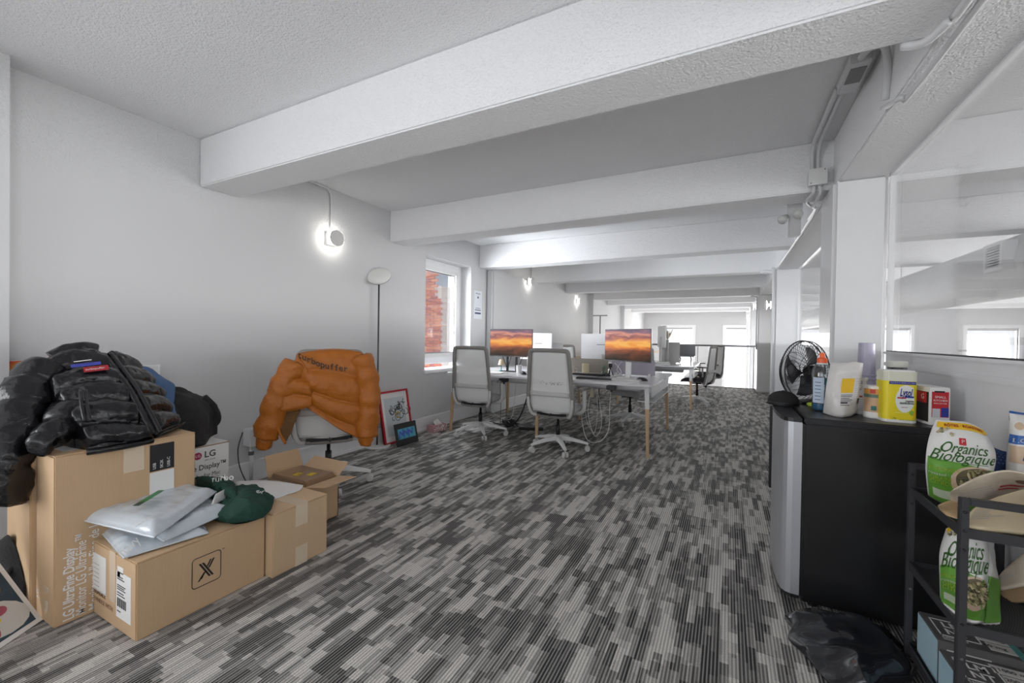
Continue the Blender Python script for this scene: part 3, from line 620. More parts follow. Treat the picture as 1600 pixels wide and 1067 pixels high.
# cables
def cable(name, pts, r, m, label, cat='cable', sm=6):
    o = obj(name, tube(smoothpath(pts, sm), r, 6), m, None, smooth=True); tag(o, label, cat); return o
cable('cable', [(-1.36, 4.55, .71), (-1.42, 4.45, .45), (-1.36, 4.44, .12), (-1.22, 4.43, .09), (-1.12, 4.45, .22), (-1.12, 4.5, .5), (-1.12, 4.55, .71)], .0035, M_WHITE, 'white cable hanging in a long loop under the desk edge')
cable('cable', [(-1.33, 4.58, .7), (-1.36, 4.5, .4), (-1.27, 4.47, .14), (-1.20, 4.48, .3), (-1.28, 4.54, .7)], .003, M_WHITE, 'thinner white cable looping inside the longer hanging cable')
cable('cable', [(-1.55, 4.6, .7), (-1.42, 4.58, .6), (-1.40, 4.57, .3), (-1.30, 4.56, .16), (-1.27, 4.56, .45), (-1.31, 4.58, .62)], .0028, M_LGREY, 'grey cable dropping from the clip to the hanging adapter')
t = thing('power_adapter', 'cream plug adapter dangling on cables under the near desk', 'adapter', (-1.33, 4.55, .60)); obj('adapter_body', bx(-.02, .02, -.02, .02, -.05, .03), mat('cream_plastic', (.72, .65, .5), .4), t, bevel=.005); obj('plug', bx(-.012, .012, -.01, .01, .03, .05), M_WHITE, t)
cable('cable', [(-1.12, 5.12, H+.2), (-1.18, 5.05, H+.08), (-1.05, 4.98, H+.008), (-.95, 5.0, H+.006), (-.9, 4.85, H+.006)], .003, M_WHITE, 'white cable curling over the desk behind the right monitor')
cable('cable', [(-1.22, 5.12, H+.16), (-1.12, 5.02, H+.05), (-1.22, 4.9, H+.006), (-1.1, 4.82, H+.006)], .003, M_WHITE, 'white cable crossing under the right sunset monitor')
cable('cable', [(-2.30, 4.95, .70), (-2.25, 4.85, .5), (-2.42, 4.9, .12), (-2.7, 5.0, .02), (-2.95, 5.1, .012)], .009, M_BLACK, 'thick black cable sweeping from the desk tray to the floor')
for k, (x, lab) in enumerate(((-2.42, 'thin black cable hanging straight below the left desk clamp'), (-2.50, 'short black cable hanging beside the left desk clamp'))):
    cable('cable', [(x, 4.55, .7), (x+.01, 4.56, .4), (x-.04, 4.65, .1), (x-.12, 4.75, .012)], .003, M_BLACK, lab)
cable('cable', [(-2.7, 4.6, .30), (-2.55, 4.62, .2), (-2.4, 4.66, .18), (-2.36, 4.68, .4), (-2.35, 4.7, .68)], .003, M_WHITE, 'white cable sagging under the left half of the desk')
rr = random.Random(5); bm = bmesh.new()
for k in range(9):
    a0 = rr.uniform(0, 6); r = rr.uniform(.05, .09); cx, cy = -2.52+rr.uniform(-.07, .07), 4.86+rr.uniform(-.05, .05); tl = rr.uniform(-.9, .9)
    tube([(cx+r*math.cos(a), cy+r*math.sin(a)*.7, .085+r*math.sin(a+a0)*.8*abs(math.sin(tl+k))) for a in [2*PI*i/18 for i in range(18)]], .006, 6, bm, closed=True)
for v in bm.verts: v.co.z = max(.004, v.co.z)
o = obj('cable_coil', bm, M_BLACK, None, smooth=True); tag(o, 'tangled coil of black cables on the floor under the left desk', 'cables')
t = thing('power_strip', 'black power strip beside the tangled cables under the desk', 'power strip', (-2.25, 4.95, 0), .4); obj('strip_body', bx(-.16, .16, -.03, .03, 0, .04), M_BLACK, t, bevel=.006)
for k in range(4): obj('socket', bx(-.12+k*.07, -.08+k*.07, -.02, .02, .04, .043), M_DARK, t)
for x, lab in ((-2.36, 'black clamp under the left front edge of the near desk'), (-1.08, 'black clamp under the right front edge of the near desk')):
    t = thing('desk_clamp', lab, 'clamp', (x, 4.40, .71)); obj('clamp_body', bx(-.045, .045, -.05, .04, -.045, 0), M_BLACK, t, bevel=.005); obj('clamp_screw', lathe([(.012, -.07), (.012, -.04)], 10), M_BLACK, t)
# second desk things
def edge_monitor(c, rz, zc, label, m=M_WHITE):
    t = thing('monitor', label, 'monitor', (c[0], c[1], H), rz); obj('casing', bx(-.30, .30, 0, .03, zc-.2-H, zc+.2-H), m, t, bevel=.005); obj('screen', bx(-.29, .29, -.003, 0, zc-.19-H, zc+.19-H), M_BLACK, t)
    obj('stand_neck', bx(-.04, .04, .03, .05, 0, zc-H), M_LGREY, t); obj('stand_foot', bx(-.1, .1, -.06, .12, 0, .008), M_LGREY, t); return t
edge_monitor((-1.10, 8.35), PI/2+.35, 1.25, 'monitor seen edge-on on the far desk')
edge_monitor((-1.9, 8.75), 0, 1.12, 'monitor on the far desk behind the right sunset monitor')
t = thing('monitor_mount', 'grey upright monitor arm clamped on the far desk', 'mount', (-1.35, 8.1, H)); obj('pole', bx(-.03, .03, -.03, .03, 0, .44), M_LGREY, t, bevel=.005); obj('joint', bx(-.05, .05, -.035, .05, .3, .36), M_LGREY, t, bevel=.006); obj('knob', lathe([(.02, 0), (.02, .03)], 12, (.03, 0, .38), (1, 0, 0)), M_BLACK, t); obj('clamp', bx(-.05, .05, -.05, .05, 0, .03), M_LGREY, t)
t = thing('desk_divider', 'pale grey divider panel on the far desk below the window', 'divider', (-.98, 8.6, H)); obj('fabric_panel', bx(-.17, .16, -.015, .015, .01, .40), M_LGREY, t, bevel=.004); obj('foot', bx(-.1, .1, -.05, .05, 0, .012), M_LGREY, t)
t = thing('potted_plant', 'small pale dried plant on the edge-on monitor of the far desk', 'plant', (-1.03, 8.5, H)); obj('vase', lathe([(.03, 0), (.04, .1), (.02, .3), (.025, .45), (0, .45)], 12), M_LGREY, t, smooth=True)
bm = bmesh.new()
for k in range(14):
    a = rr.uniform(0, 6.3); b = rr.uniform(.3, 1); tube([(0, 0, .44), (.05*math.cos(a)*b, .05*math.sin(a)*b, .54), (.1*math.cos(a)*b, .1*math.sin(a)*b, .60+.06*b)], [.003, .012, .002], 5, bm)
obj('dried_stems', bm, mat('dried_stem', (.55, .50, .40), .8), t)
t = thing('laptop', 'open dark laptop raised on a stand on the far desk', 'laptop', (-.75, 9.0, H)); obj('keyboard_deck', bx(-.17, .17, -.12, .12, .12, .135), M_STEEL, t, bevel=.004)
obj('stand', tube(smoothpath([(-.1, -.1, 0), (-.1, .1, .06), (-.1, -.05, .12)], 4), .012, 6), M_DARK, t, smooth=True); obj('stand', tube(smoothpath([(.1, -.1, 0), (.1, .1, .06), (.1, -.05, .12)], 4), .012, 6), M_DARK, t, smooth=True)
obj('lid', bx(-.17, .17, .12, .13, .135, .36), M_STEEL, t, bevel=.004)
t = thing('speaker', 'small black speaker on the far desk left of the monitor arm', 'speaker', (-1.52, 8.0, H)); obj('cabinet', bx(-.05, .05, -.05, .05, 0, .16), M_BLACK, t, bevel=.01); obj('cone', lathe([(.03, 0), (.02, .004), (0, .004)], 14, (0, -.051, .09), (0, -1, 0)), M_DARK, t)
t = thing('book_stack', 'low stack of papers and books on the far desk', 'books', (-1.05, 8.0, H))
for k in range(3): obj('book', bx(-.12+k*.01, .13-k*.01, -.08, .08, k*.016, k*.016+.014), [M_PRW, M_LGREY, M_PRW][k], t)
t = thing('floor_lamp', 'thin dark floor lamp with a flat bar head beyond the near desk', 'lamp', (-2.30, 7.72, 0)); 
q = at(938, 493, y=7.6); t.location = (q.x, 7.6, 0)
obj('pole', bx(-.008, .008, -.008, .008, .02, q.z), M_DARK, t); obj('bar_head', bx(-.13, .13, -.02, .02, q.z-.01, q.z+.01), M_STEEL, t); obj('lamp_base', lathe([(.13, 0), (.13, .012), (0, .015)], 20), M_DARK, t)
# ---- floor lamp by the left wall
t = thing('floor_lamp', 'tall floor lamp with a round white globe shade by the left wall', 'lamp', (-3.19, 3.20, 0))
p = at(587, 697, z=0); t.location = (p.x+.02, p.y, 0)
zt = 1.835
obj('lamp_base', lathe([(.0, 0), (.135, 0), (.14, .006), (.138, .016), (0, .018)], 32), M_WHITE, t)
obj('pole', lathe([(.009, .016), (.009, zt-.05)], 12), mat('pole_grey', (.10, .10, .10), .35, metal=.6), t, smooth=True)
ax = Vector((.38, -.72, .72)).normalized()
obj('globe_shade', lathe([(0, .05), (.06, .047), (.10, .035), (.125, .012), (.13, 0), (.125, -.012), (.10, -.025), (0, -.03)], 28, (0, 0, zt), ax), mat('opal_glass', (.80, .80, .77), .25), t, smooth=True)
obj('rim_band', lathe([(.06, -.034), (.12, -.02), (.127, -.012), (.115, -.016), (0, -.036)], 28, (0, 0, zt), ax), M_STEEL, t)
# ---- framed print with red frame + small canvas, tissue box
px, pyy = -3.30, 3.55
def leaning(name, label, cat, p0, xd, w, h, tilt, build):
    t = thing(name, label, cat, p0); xd = Vector(xd).normalized(); n = xd.cross(Vector((0, 0, 1))); up = (Vector((0, 0, 1))*math.cos(tilt)-n*math.sin(tilt)).normalized(); fn = xd.cross(up); build(t, Vector(p0)+fn*0.0, xd, up, fn); return t
def slab(name, o, xd, yd, fn, w, h, d0, d1, m, t):
    bm = bmesh.new()
    for a in (0, w):
        for b in (0, h):
            for c in (d0, d1): bm.verts.new(Vector(o)+xd*a+yd*b+fn*c)
    bmesh.ops.convex_hull(bm, input=bm.verts); return obj(name, bm, m, t, world=True)
M_RED = mat('red_frame', (.50, .015, .03), .35)
p0 = at(588, 693, z=0); p1 = at(633, 680, z=0)
p0 = Vector((-3.27, 3.40, .005)); p1 = Vector((-3.27, 3.86, .005))
def b_red(t, o, xd, up, fn):
    w, h, f = .46, .58, .022
    slab('backing_board', o, xd, up, fn, w, h, -.012, -.004, M_CARD, t); slab('white_mat', o, xd, up, fn, w, h, -.004, 0, M_PRW, t)
    for a, b, ww, hh in ((0, 0, w, f), (0, h-f, w, f), (0, 0, f, h), (w-f, 0, f, h)): slab('frame_bar', o+xd*a+up*b, xd, up, fn, ww, hh, -.014, .012, M_RED, t)
    slab('print_field', o+xd*.07+up*.08, xd, up, fn, .32, .42, 0, .0008, mat('print_paper', (.62, .66, .68), .7), t)
    bm = bmesh.new(); r = random.Random(11)
    for k in range(26):
        c = o+xd*(.25+r.gauss(0, .055))+up*(.34+r.gauss(0, .06))+fn*.0012; rad = r.uniform(.015, .05); a0 = r.uniform(0, 6)
        tube([c+xd*math.cos(a0+a*.35)*rad+up*math.sin(a0+a*.35)*rad for a in range(12)], .0035, 5, bm)
    obj('line_drawing', bm, M_PRK, t, world=True)
    tube_bm = tube([o+xd*(.26+math.cos(a*.5)*.03)+up*(.30+math.sin(a*.5)*.03)+fn*.002 for a in range(11)], .007, 5); obj('gold_curl', tube_bm, mat('gold_ink', (.6, .42, .08), .5), t, world=True)
leaning('framed_print', 'red framed line-drawing print leaning on the wall beside the floor lamp', 'picture', p0, (0, 1, 0), .46, .58, math.radians(11), b_red)
M_TEAL = mat('teal_wave', (.08, .42, .52), .4, var=.3, vscale=14); M_BLU = mat('blue_wave', (.06, .12, .55), .4, var=.4, vscale=18)
def b_can(t, o, xd, up, fn):
    slab('canvas_slab', o, xd, up, fn, .32, .24, -.015, 0, M_PRK, t)
    slab('teal_band', o+xd*.03+up*.07, xd, up, fn, .26, .11, 0, .0015, M_TEAL, t)
    for k, a in enumerate((.06, .13, .20)):
        bm = tube(smoothpath([o+xd*(a-.02)+up*.075+fn*.002, o+xd*a+up*.15+fn*.002, o+xd*(a+.035)+up*.11+fn*.002, o+xd*(a+.05)+up*.17+fn*.002], 4), .011, 6, sx=.15); obj('blue_swirl', bm, M_BLU, t, world=True)
leaning('small_canvas', 'small black canvas with a teal and blue wave leaning on the red frame', 'picture', (-3.12, 3.44, .005), (.05, 1, 0), .32, .24, math.radians(14), b_can)
t = thing('tissue_box', 'patterned red and white tissue box on the floor by the baseboard', 'tissue box', (-3.26, 4.30, 0), PI/2-.15)
obj('box_body', bx(-.12, .12, -.06, .06, 0, .085), mat('pattern_red_white', (.62, .32, .34), .6, var=.7, vscale=70), t, bevel=.003)
bm = bmesh.new()
for k in range(60):
    a, b = rr.uniform(-.11, .11), rr.uniform(.005, .08); s = rr.uniform(.004, .010); m_ = lathe([(0, -.0015), (s, 0), (0, .0015)], 5, (a, -.06, b), (0, 1, 0), bm)
obj('printed_dots', bm, M_PRW, t)
bm = patch([[Vector((-.06, -.03, .085)), Vector((0, -.04, .085)), Vector((.06, -.03, .085))], [Vector((-.07, 0, .12)), Vector((0, 0, .15)), Vector((.05, .01, .11))], [Vector((-.05, .03, .085)), Vector((.01, .04, .09)), Vector((.06, .03, .085))]], 8, 8, lambda s, q, p: .006*nz(p, 50), thick=.002); obj('tissue', bm, M_PRW, t, smooth=True)
# ---- notice on the wall
t = thing('wall_notice', 'white paper notice taped to the wall right of the window', 'notice', (LX, 5.50, 1.5))
obj('paper', bx(LX, LX+.002, 5.39, 5.62, 1.47, 1.90), mat('cool_paper', (.78, .82, .87), .6), t, world=True)
q = Vector((LX+.002, 5.505, 0)); M_NAVY = mat('navy_print', (.03, .05, .12), .5)
text('wifi guest', .035, (q.x, q.y, 1.86), (0, 1, 0), (0, 0, 1), M_NAVY, t, align='CENTER'); t.children[-1].name = 'lettering'
obj('round_mark', lathe([(0, 0), (.018, 0), (.018, .001), (0, .001)], 14, (q.x, q.y, 1.80), (1, 0, 0)), M_NAVY, t, world=True)
for a, b, z, h in ((5.42, 5.59, 1.60, .012), (5.44, 5.57, 1.63, .008)): obj('printed_line', bx(LX+.002, LX+.003, a, b, z, z+h), M_NAVY, t, world=True)
obj('printed_bar', bx(LX+.002, LX+.003, 5.42, 5.59, 1.545, 1.57), M_NAVY, t, world=True)
# ---- surface electrical box
t = thing('outlet_box', 'surface-mounted grey outlet box with a conduit down the wall behind the jacket', 'outlet box', (LX, 2.08, .1))
bm = bx(LX, LX+.10, 2.00, 2.16, .30, .44); obj('box_body', bm, M_COND, t, world=True, bevel=.006)
obj('face_plate', bx(LX+.10, LX+.104, 2.005, 2.155, .305, .435), M_LGREY, t, world=True); obj('socket', bx(LX+.103, LX+.106, 2.05, 2.10, .33, .41), M_DARK, t, world=True)
obj('conduit_pipe', tube([(LX+.03, 2.05, .01), (LX+.03, 2.05, .30)], .014, 10), M_COND, t, world=True, smooth=True); obj('pipe_collar', lathe([(.02, 0), (.02, .03)], 12, (LX+.03, 2.05, .22)), M_STEEL, t, world=True)
obj('coiled_wire', tube(smoothpath([(LX+.05, 1.97, .42), (LX+.06, 1.93, .30), (LX+.05, 1.95, .15), (LX+.05, 2.0, .02)], 5), .004, 6), M_DARK, t, world=True)
# ================================================================== BOXES AT THE LEFT
def carton(name, label, x0, x1, y0, y1, h, m=None, seam='y', zb=0, tape=True):
    """closed carton: four sides, two top flaps with a recessed seam"""
    t = thing(name, label, 'box', ((x0+x1)/2, (y0+y1)/2, zb)); m = m or M_CARD
    obj('carton_body', bx(x0, x1, y0, y1, zb, zb+h-.004), m, t, world=True, bevel=.004)
    if seam == 'y':
        xm = (x0+x1)/2
        for a, b in ((x0, xm-.001), (xm+.001, x1)): obj('top_flap', bx(a, b, y0, y1, zb+h-.004, zb+h), m, t, world=True, bevel=.0015)
    else:
        ym = (y0+y1)/2
        for a, b in ((y0, ym-.001), (ym+.001, y1)): obj('top_flap', bx(x0, x1, a, b, zb+h-.004, zb+h), m, t, world=True, bevel=.0015)
    return t
HB = .695
L1 = carton('monitor_carton', 'tall brown monitor carton with big white vertical lettering, nearest of the three', -2.577, -2.387, .657, 1.158, HB)
L2 = carton('monitor_carton', 'second tall brown monitor carton, between the lettered one and the rearmost', -2.745, -2.583, .64, 1.15, HB, M_CARD)
L3 = carton('monitor_carton', 'rearmost tall brown monitor carton, mostly covered by the black jacket', -2.93, -2.751, .655, 1.15, HB, M_CARD)
YD, ZD, XD = Vector((0, 1, 0)), Vector((0, 0, 1)), Vector((1, 0, 0)); X1 = -2.387
def on1(u, v): return at(u, v, x=X1)
p = on1(106, 967); text('LG UltraFine Display', .047, (X1, on1(108, 960).y, .012), ZD, -YD, M_PRW, L1, weight=.0009, sx=.74)
text('Monitor LG UltraFine™', .047, (X1, on1(127, 955).y, .014), ZD, -YD, M_PRW, L1, weight=.0002, sx=.74)
text('Moniteur UltraFine de LG', .047, (X1, on1(147, 950).y, .014), ZD, -YD, M_PRW, L1, weight=.0002, sx=.80)
for k, (s_, z) in enumerate((('LG UltraFine Display', .67), ('Monitor LG UltraFine', .67), ('Moniteur UltraFine de LG', .67))):
    text(s_, .030, (-2.405-.0+.0-k*.040-.03, .657, .40-.0*k), ZD, XD, M_PRW, L1, sx=.9)
    text(s_, .030, (-2.615-k*.036, .64, .40), ZD, XD, M_PRW, L2, sx=.9)
a = on1(234, 705); b = on1(272, 705)
quad('black_label', (X1, on1(234, 700).y, on1(234, 738).z), YD, ZD, on1(272, 700).y-on1(234, 700).y, .125, M_PRK, L1)
quad('white_label', (X1, on1(234, 700).y, on1(234, 738).z-.14), YD, ZD, on1(272, 700).y-on1(234, 700).y, .135, M_PRW, L1)
for k, s_ in enumerate(('USB', '5K2K', 'USB-C')): text(s_, .017, (X1+.0012, on1(234, 700).y+.018+k*.028, on1(234, 738).z+.01), ZD, -YD, M_PRW, L1)
quad('packing_tape', (X1, on1(193, 700).y, HB-.13), YD, ZD, .075, .13, M_TAPE, L1); 
quad('packing_tape', (-2.52, on1(193, 700).y, HB), XD, YD, .133, .075, M_TAPE, L1)
quad('white_label', (-2.56, .70, HB), XD, YD, .11, .19, M_PRW, L1)
for z in (.05, .13): quad('carry_cutout', (-2.43-.05, .657, z), XD, ZD, .035, .045 if z < .1 else .02, M_TAPE, L1)
text('LG', .03, (-2.555, .657, .08), ZD, -XD, M_PRW, L1)
# X box
hx = .308
XB = carton('shipping_box', 'low brown shipping box with a black X logo and white shipping labels', -2.383, -2.012, .776, 1.283, hx)
xf, yf = -2.012, .776
def onx(u, v): return at(u, v, x=xf)
c = onx(323, 889); s_ = .052
bm = bmesh.new(); R_ = []
for cx, cz, a0 in ((.043, .05, 0), (-.043, .05, 90), (-.043, -.05, 180), (.043, -.05, 270)):
    for k in range(5): a_ = math.radians(a0+k*22.5); R_.append(Vector((xf+.001, c.y+cx+.014*math.cos(a_), c.z+cz+.014*math.sin(a_))))
obj('logo_outline', tube(R_, .0017, 4, closed=True), M_PRK, XB, world=True)
def stroke(a, b, w, m, par, xx=None):
    xx = xf if xx is None else xx; a = Vector((xx+.0008, c.y+a[0], c.z+a[1])); b = Vector((xx+.0008, c.y+b[0], c.z+b[1])); d = YD*w/2; bm = bmesh.new()
    for q in (a-d, a+d, b+d, b-d): bm.verts.new(q); bm.verts.new(q+XD*.0006)
    bmesh.ops.convex_hull(bm, input=bm.verts); obj('logo_stroke', bm, m, par, world=True)
stroke((-.028, .035), (.012, -.035), .008, M_PRK, XB); stroke((-.016, .035), (.024, -.035), .008, M_PRK, XB)
stroke((.028, .038), (.008, .003), .008, M_PRK, XB); stroke((-.010, -.008), (-.032, -.040), .006, M_PRK, XB); stroke((.016, .038), (.002, .012), .007, M_PRK, XB); stroke((-.004, -.003), (-.022, -.033), .006, M_PRK, XB)
text('TM', .008, (xf, c.y+.062, c.z+.06), YD, ZD, M_PRK, XB)
def ony(u, v): return at(u, v, y=yf)
quad('white_label', (ony(146, 900).x, yf, ony(146, 918).z), XD, ZD, ony(166, 900).x-ony(146, 900).x, .155, M_PRW, XB)
a = ony(182, 950); b = ony(205, 950)
quad('shipping_label', (a.x, yf, ony(184, 963).z), XD, ZD, b.x-a.x, .185, M_PRW, XB)
quad('torn_label', (a.x+.01, yf, ony(190, 904).z), XD, ZD, .05, .045, M_PRW, XB); quad('torn_label', (a.x+.035, yf-.0006, ony(190, 904).z+.002), XD, ZD, .045, .018, M_PRW, XB)
for k in range(9): quad('barcode_bar', (a.x+.012+k*.0085, yf-.001, ony(184, 963).z+.045), XD, ZD, .003 if k % 2 else .005, .035, M_PRK, XB)
for k, (w, z) in enumerate(((.05, .165), (.06, .155), (.07, .13), (.06, .122), (.07, .114), (.055, .10), (.065, .09), (.03, .025))): quad('printed_line', (a.x+.01, yf-.001, ony(184, 963).z+z), XD, ZD, w, .003, M_PRK, XB)
for k in range(6): quad('printed_line', (ony(146, 900).x+.01, yf-.001, ony(146, 918).z+.02+k*.018), XD, ZD, .05, .002, mat('grey_print', (.45, .45, .45), .6), XB)
M_BRP = mat('brown_print', (.16, .085, .05), .7)
text('FRAGILE', .030, (ony(147, 930).x, yf, .10), XD, ZD, M_BRP, XB); text('HANDLE WITH', .026, (ony(147, 930).x, yf, .068), XD, ZD, mat('faded_print', (.33, .19, .12), .7), XB)
quad('packing_tape', (-2.235, yf, .10), XD, ZD, .055, .206, M_TAPE, XB); quad('packing_tape', (-2.235, yf, hx), XD, YD, .055, .5, M_TAPE, XB)
# T box
TB = carton('taped_box', 'brown box with pale tape strips beside the X logo box', -2.33, -1.962, 1.29, 1.605, .316, M_CARD2, seam='x')
TX = -1.962; ym = 1.447
quad('packing_tape', (TX, ym-.035, .205), YD, ZD, .07, .111, M_TAPE, TB); quad('packing_tape', (TX, ym-.035, .0), YD, ZD, .07, .10, M_TAPE, TB); quad('packing_tape', (TX-.30, ym-.035, .316), XD, YD, .30, .07, M_TAPE, TB)
# white printed box
WB = thing('monitor_carton', 'white monitor box with a pink logo standing behind the brown cartons', 'box', (-2.9, 1.35, 0))
xw = -2.72; hw = .535; y1w = at(358, 700, x=xw).y
obj('carton_body', bx(xw-.24, xw, 1.165, y1w, 0, hw-.003), M_PRW, WB, world=True, bevel=.003); obj('top_flap', bx(xw-.24, xw, 1.165, y1w, hw-.003, hw), M_PRW, WB, world=True)
quad('brown_edge', (xw-.001, 1.165, hw-.006), YD, ZD, y1w-1.165, .006, M_CARDIN, WB)
M_LGP = mat('magenta_mark', (.42, .02, .10), .5); q = at(309, 713, x=xw)
obj('logo_disc', lathe([(0, 0), (.021, 0), (.021, .0012), (0, .0012)], 20, (xw, q.y, q.z), (1, 0, 0)), M_LGP, WB, world=True)
text('LG', .022, (xw+.001, q.y, q.z), YD, ZD, M_PRW, WB, align='CENTER')
M_GP = mat('dark_grey_print', (.06, .06, .065), .6)
text('LG', .052, (xw, q.y+.033, q.z), YD, ZD, M_GP, WB, weight=.001); text('Life\'s Good', .012, (xw, q.y+.036, q.z-.032), YD, ZD, M_GP, WB)
text('UltraFine Display™', .043, (xw, y1w-.015, q.z-.072), YD, ZD, M_GP, WB, align='RIGHT', weight=.0006, sx=.9); text('5K display for Mac', .034, (xw, y1w-.05, q.z-.122), YD, ZD, M_GP, WB, align='RIGHT', sx=.85); text('27MD5KL  99.3', .030, (xw, y1w-.05, q.z-.172), YD, ZD, M_GP, WB, align='RIGHT')
# small open box
SB = thing('open_box', 'small open brown box with a yellow label and splayed flaps by the chair', 'box', (-2.35, 1.78, 0))
sx0, sx1, sy0, sy1, sh = -2.64, -2.28, 1.70, 1.95, .262
for n, q in (('side_panel', (sx0, sx1, sy0, sy0+.005)), ('side_panel', (sx0, sx1, sy1-.005, sy1)), ('side_panel', (sx0, sx0+.005, sy0, sy1)), ('side_panel', (sx1-.005, sx1, sy0, sy1))): obj(n, bx(*q, 0, sh), M_CARD, SB, world=True)
obj('bottom_panel', bx(sx0, sx1, sy0, sy1, 0, .005), M_CARD, SB, world=True)
def flap(hinge, along, out, L, Wd, m=M_CARD2, name='flap'):
    hinge = Vector(hinge); al = Vector(along).normalized(); o_ = Vector(out).normalized(); n = al.cross(o_).normalized(); bm = bmesh.new()
    for a_ in (0, L):
        for b_ in (0, Wd):
            for c_ in (-.002, .002): bm.verts.new(hinge+al*(a_+(.01 if b_ and not a_ else (-.01 if b_ and a_ else 0)))+o_*b_+n*c_)
    bmesh.ops.convex_hull(bm, input=bm.verts); return obj(name, bm, m, SB, world=True)
flap((sx0, sy0, sh), (0, 1, 0), (-.35, 0, .9), .26, .14, M_CARD); flap((sx0, sy1, sh), (1, 0, 0), (0, .8, .6), .36, .11); flap((sx1, sy0, sh), (0, 1, 0), (1, .1, .12), .26, .15)
obj('inner_parcel', bx(sx0+.02, sx1-.012, sy0+.01, sy1-.02, .01, sh+.03), mat('taped_parcel', (.34, .21, .12), .35, coat=.4, var=.15), SB, world=True, bevel=.008)
M_YEL = mat('yellow_label', (.80, .60, .02), .5)
q = Vector((sx1-.14, sy0+.03, sh+.031))
for dx in (0, .075): quad('yellow_label', (sx1-.19+dx, sy0+.05+dx*.6, sh+.031), (1, .25, 0), (-.25, 1, 0), .04, .055, M_YEL, SB)
text('2', .03, (sx1-.178, sy0+.08, sh+.032), (1, .25, 0), (-.25, 1, 0), M_PRK, SB)
quad('packing_tape', (-2.42, sy0, .0), XD, ZD, .055, .25, M_TAPE, SB)
# ---- mailers
M_POLY = mat('pale_poly_film', (.60, .65, .70), .18, bump=.25, bscale=7, coat=.6, var=.06)
def mailer(label, q4, zt, seed, th=.032):
    """q4: four corner points (far-left, far-right, near-right, near-left), zt: plane height of film edge"""
    A, B, D, E_ = [Vector(p) for p in q4]
    net = [[A.lerp(B, j/4).lerp(E_.lerp(D, j/4), i/4) for j in range(5)] for i in range(5)]
    t = thing('poly_mailer', label, 'mailer', (A+B+D+E_)/4, 0, 'grey poly mailers on the X logo box')
    def e(s, q): m_ = min(s, 1-s, q, 1-q); return 0 if m_ < .035 else min(1, (m_-.035)*9)**.55
    f = lambda s, q, p: th*e(s, q)*(1+.25*nz(p, 6, seed))+.010*nz(p, 11, seed+4)*e(s, q)+.0035*nz(p, 38, seed+1)+.002
    bm = patch(net, 34, 40, f, back=lambda s, q: .004+th*.25*e(s, q)); bmesh.ops.recalc_face_normals(bm, faces=bm.faces)
    obj('film_bag', bm, M_POLY, t, world=True, smooth=True); return t, net
def P3(u, v, z): return at(u, v, z=z)
def up_net(net): return net
ml3, _ = mailer('lowest grey poly mailer, resting on the brown X logo box', (P3(150, 824, .325), P3(300, 790, .325), P3(326, 832, .318), P3(192, 872, .318)), .32, 3, .018)
ml2, _ = mailer('middle grey poly mailer, its corner reaching the green shirt', (P3(200, 812, .35), P3(290, 762, .36), P3(366, 796, .345), P3(256, 846, .345)), .35, 12, .026)
ml1, n1 = mailer('topmost grey poly mailer with a green stripe', (P3(121, 811, .405), P3(243, 746, .43), P3(339, 768, .40), P3(241, 840, .385)), .40, 21, .034)
M_GRN = mat('green_stripe', (.02, .22, .06), .35); M_DGR = mat('dark_green_stripe', (.02, .06, .04), .35)
def decal(net, s0, s1, q0, q1, off, m, par, name='green_stripe', ns=3, nq=8):
    net2 = [[netpt([[Vector(p) for p in r] for r in net], s0+(s1-s0)*i/3, q0+(q1-q0)*j/3) for j in range(4)] for i in range(4)]
    return obj(name, patch(net2, ns, nq, lambda s, q, p: off, back=lambda s, q: -off+.001), m, par, world=True)
obj('green_stripe', tube([P3(222, 784, .462), P3(252, 766, .466)], [.014, .014], 8, sx=.08, up=(0, 0, 1)), M_GRN, ml1, world=True); obj('green_stripe', tube([P3(212, 790, .459), P3(222, 784, .462)], [.014, .014], 8, sx=.08, up=(0, 0, 1)), M_DGR, ml1, world=True)
text('navy', .06, P3(186, 868, .352), P3(212, 845, .352)-P3(186, 868, .342), (-.6, -.25, .25), M_PRW, ml3, shear=.2)
text('navy', .035, P3(212, 822, .450), P3(236, 808, .442)-P3(212, 822, .437), (-.7, .5, .2), M_PRW, ml1, shear=.2)
# ---- green shirts
M_SHIRT = mat('dark_green_cotton', (.012, .055, .038), .85, bump=.4, bscale=180, var=.2)
def cloth(name, label, cat, rows, z0, m, amp=.009, seed=0, group=None, base=.0, ns=56, edge=.005):
    t = thing(name, label, cat, rows[0][0], 0, group)
    f = lambda s, q, p: edge*min(1, 7*min(s, 1-s, q, 1-q))**.5+amp*nz(p, 10, seed)+amp*1.1*(1-abs(nz(p, 17, seed+3))*2.5)+amp*.4*nz(p, 50, seed)
    obj('folded_cloth' if cat != 'bag' else 'bag_body', patch(rows, ns, ns, f, drop=z0, thick=.008), m, t, world=True, smooth=True); return t
rows = [[P3(308, 748, .35), P3(330, 745, .39), P3(345, 745, .39), P3(358, 752, .36)], [P3(318, 765, .36), P3(340, 757, .41), P3(360, 765, .42), P3(372, 772, .38)], [P3(345, 790, .33), P3(360, 785, .36), P3(375, 790, .36), P3(385, 790, .34)]]
sh1 = cloth('folded_shirt', 'crumpled dark green shirt behind the mailers with a white collar print', 'shirt', rows, .312, M_SHIRT, seed=2)
rows = [[P3(360, 765, .36), P3(385, 757, .39), P3(408, 762, .375), P3(428, 776, .335)], [P3(348, 782, .36), P3(380, 775, .41), P3(405, 780, .39), P3(424, 790, .335)], [P3(342, 798, .34), P3(370, 795, .385), P3(400, 797, .365), P3(416, 802, .325)], [P3(330, 812, .318), P3(360, 815, .325), P3(390, 812, .325), P3(412, 808, .32)]]
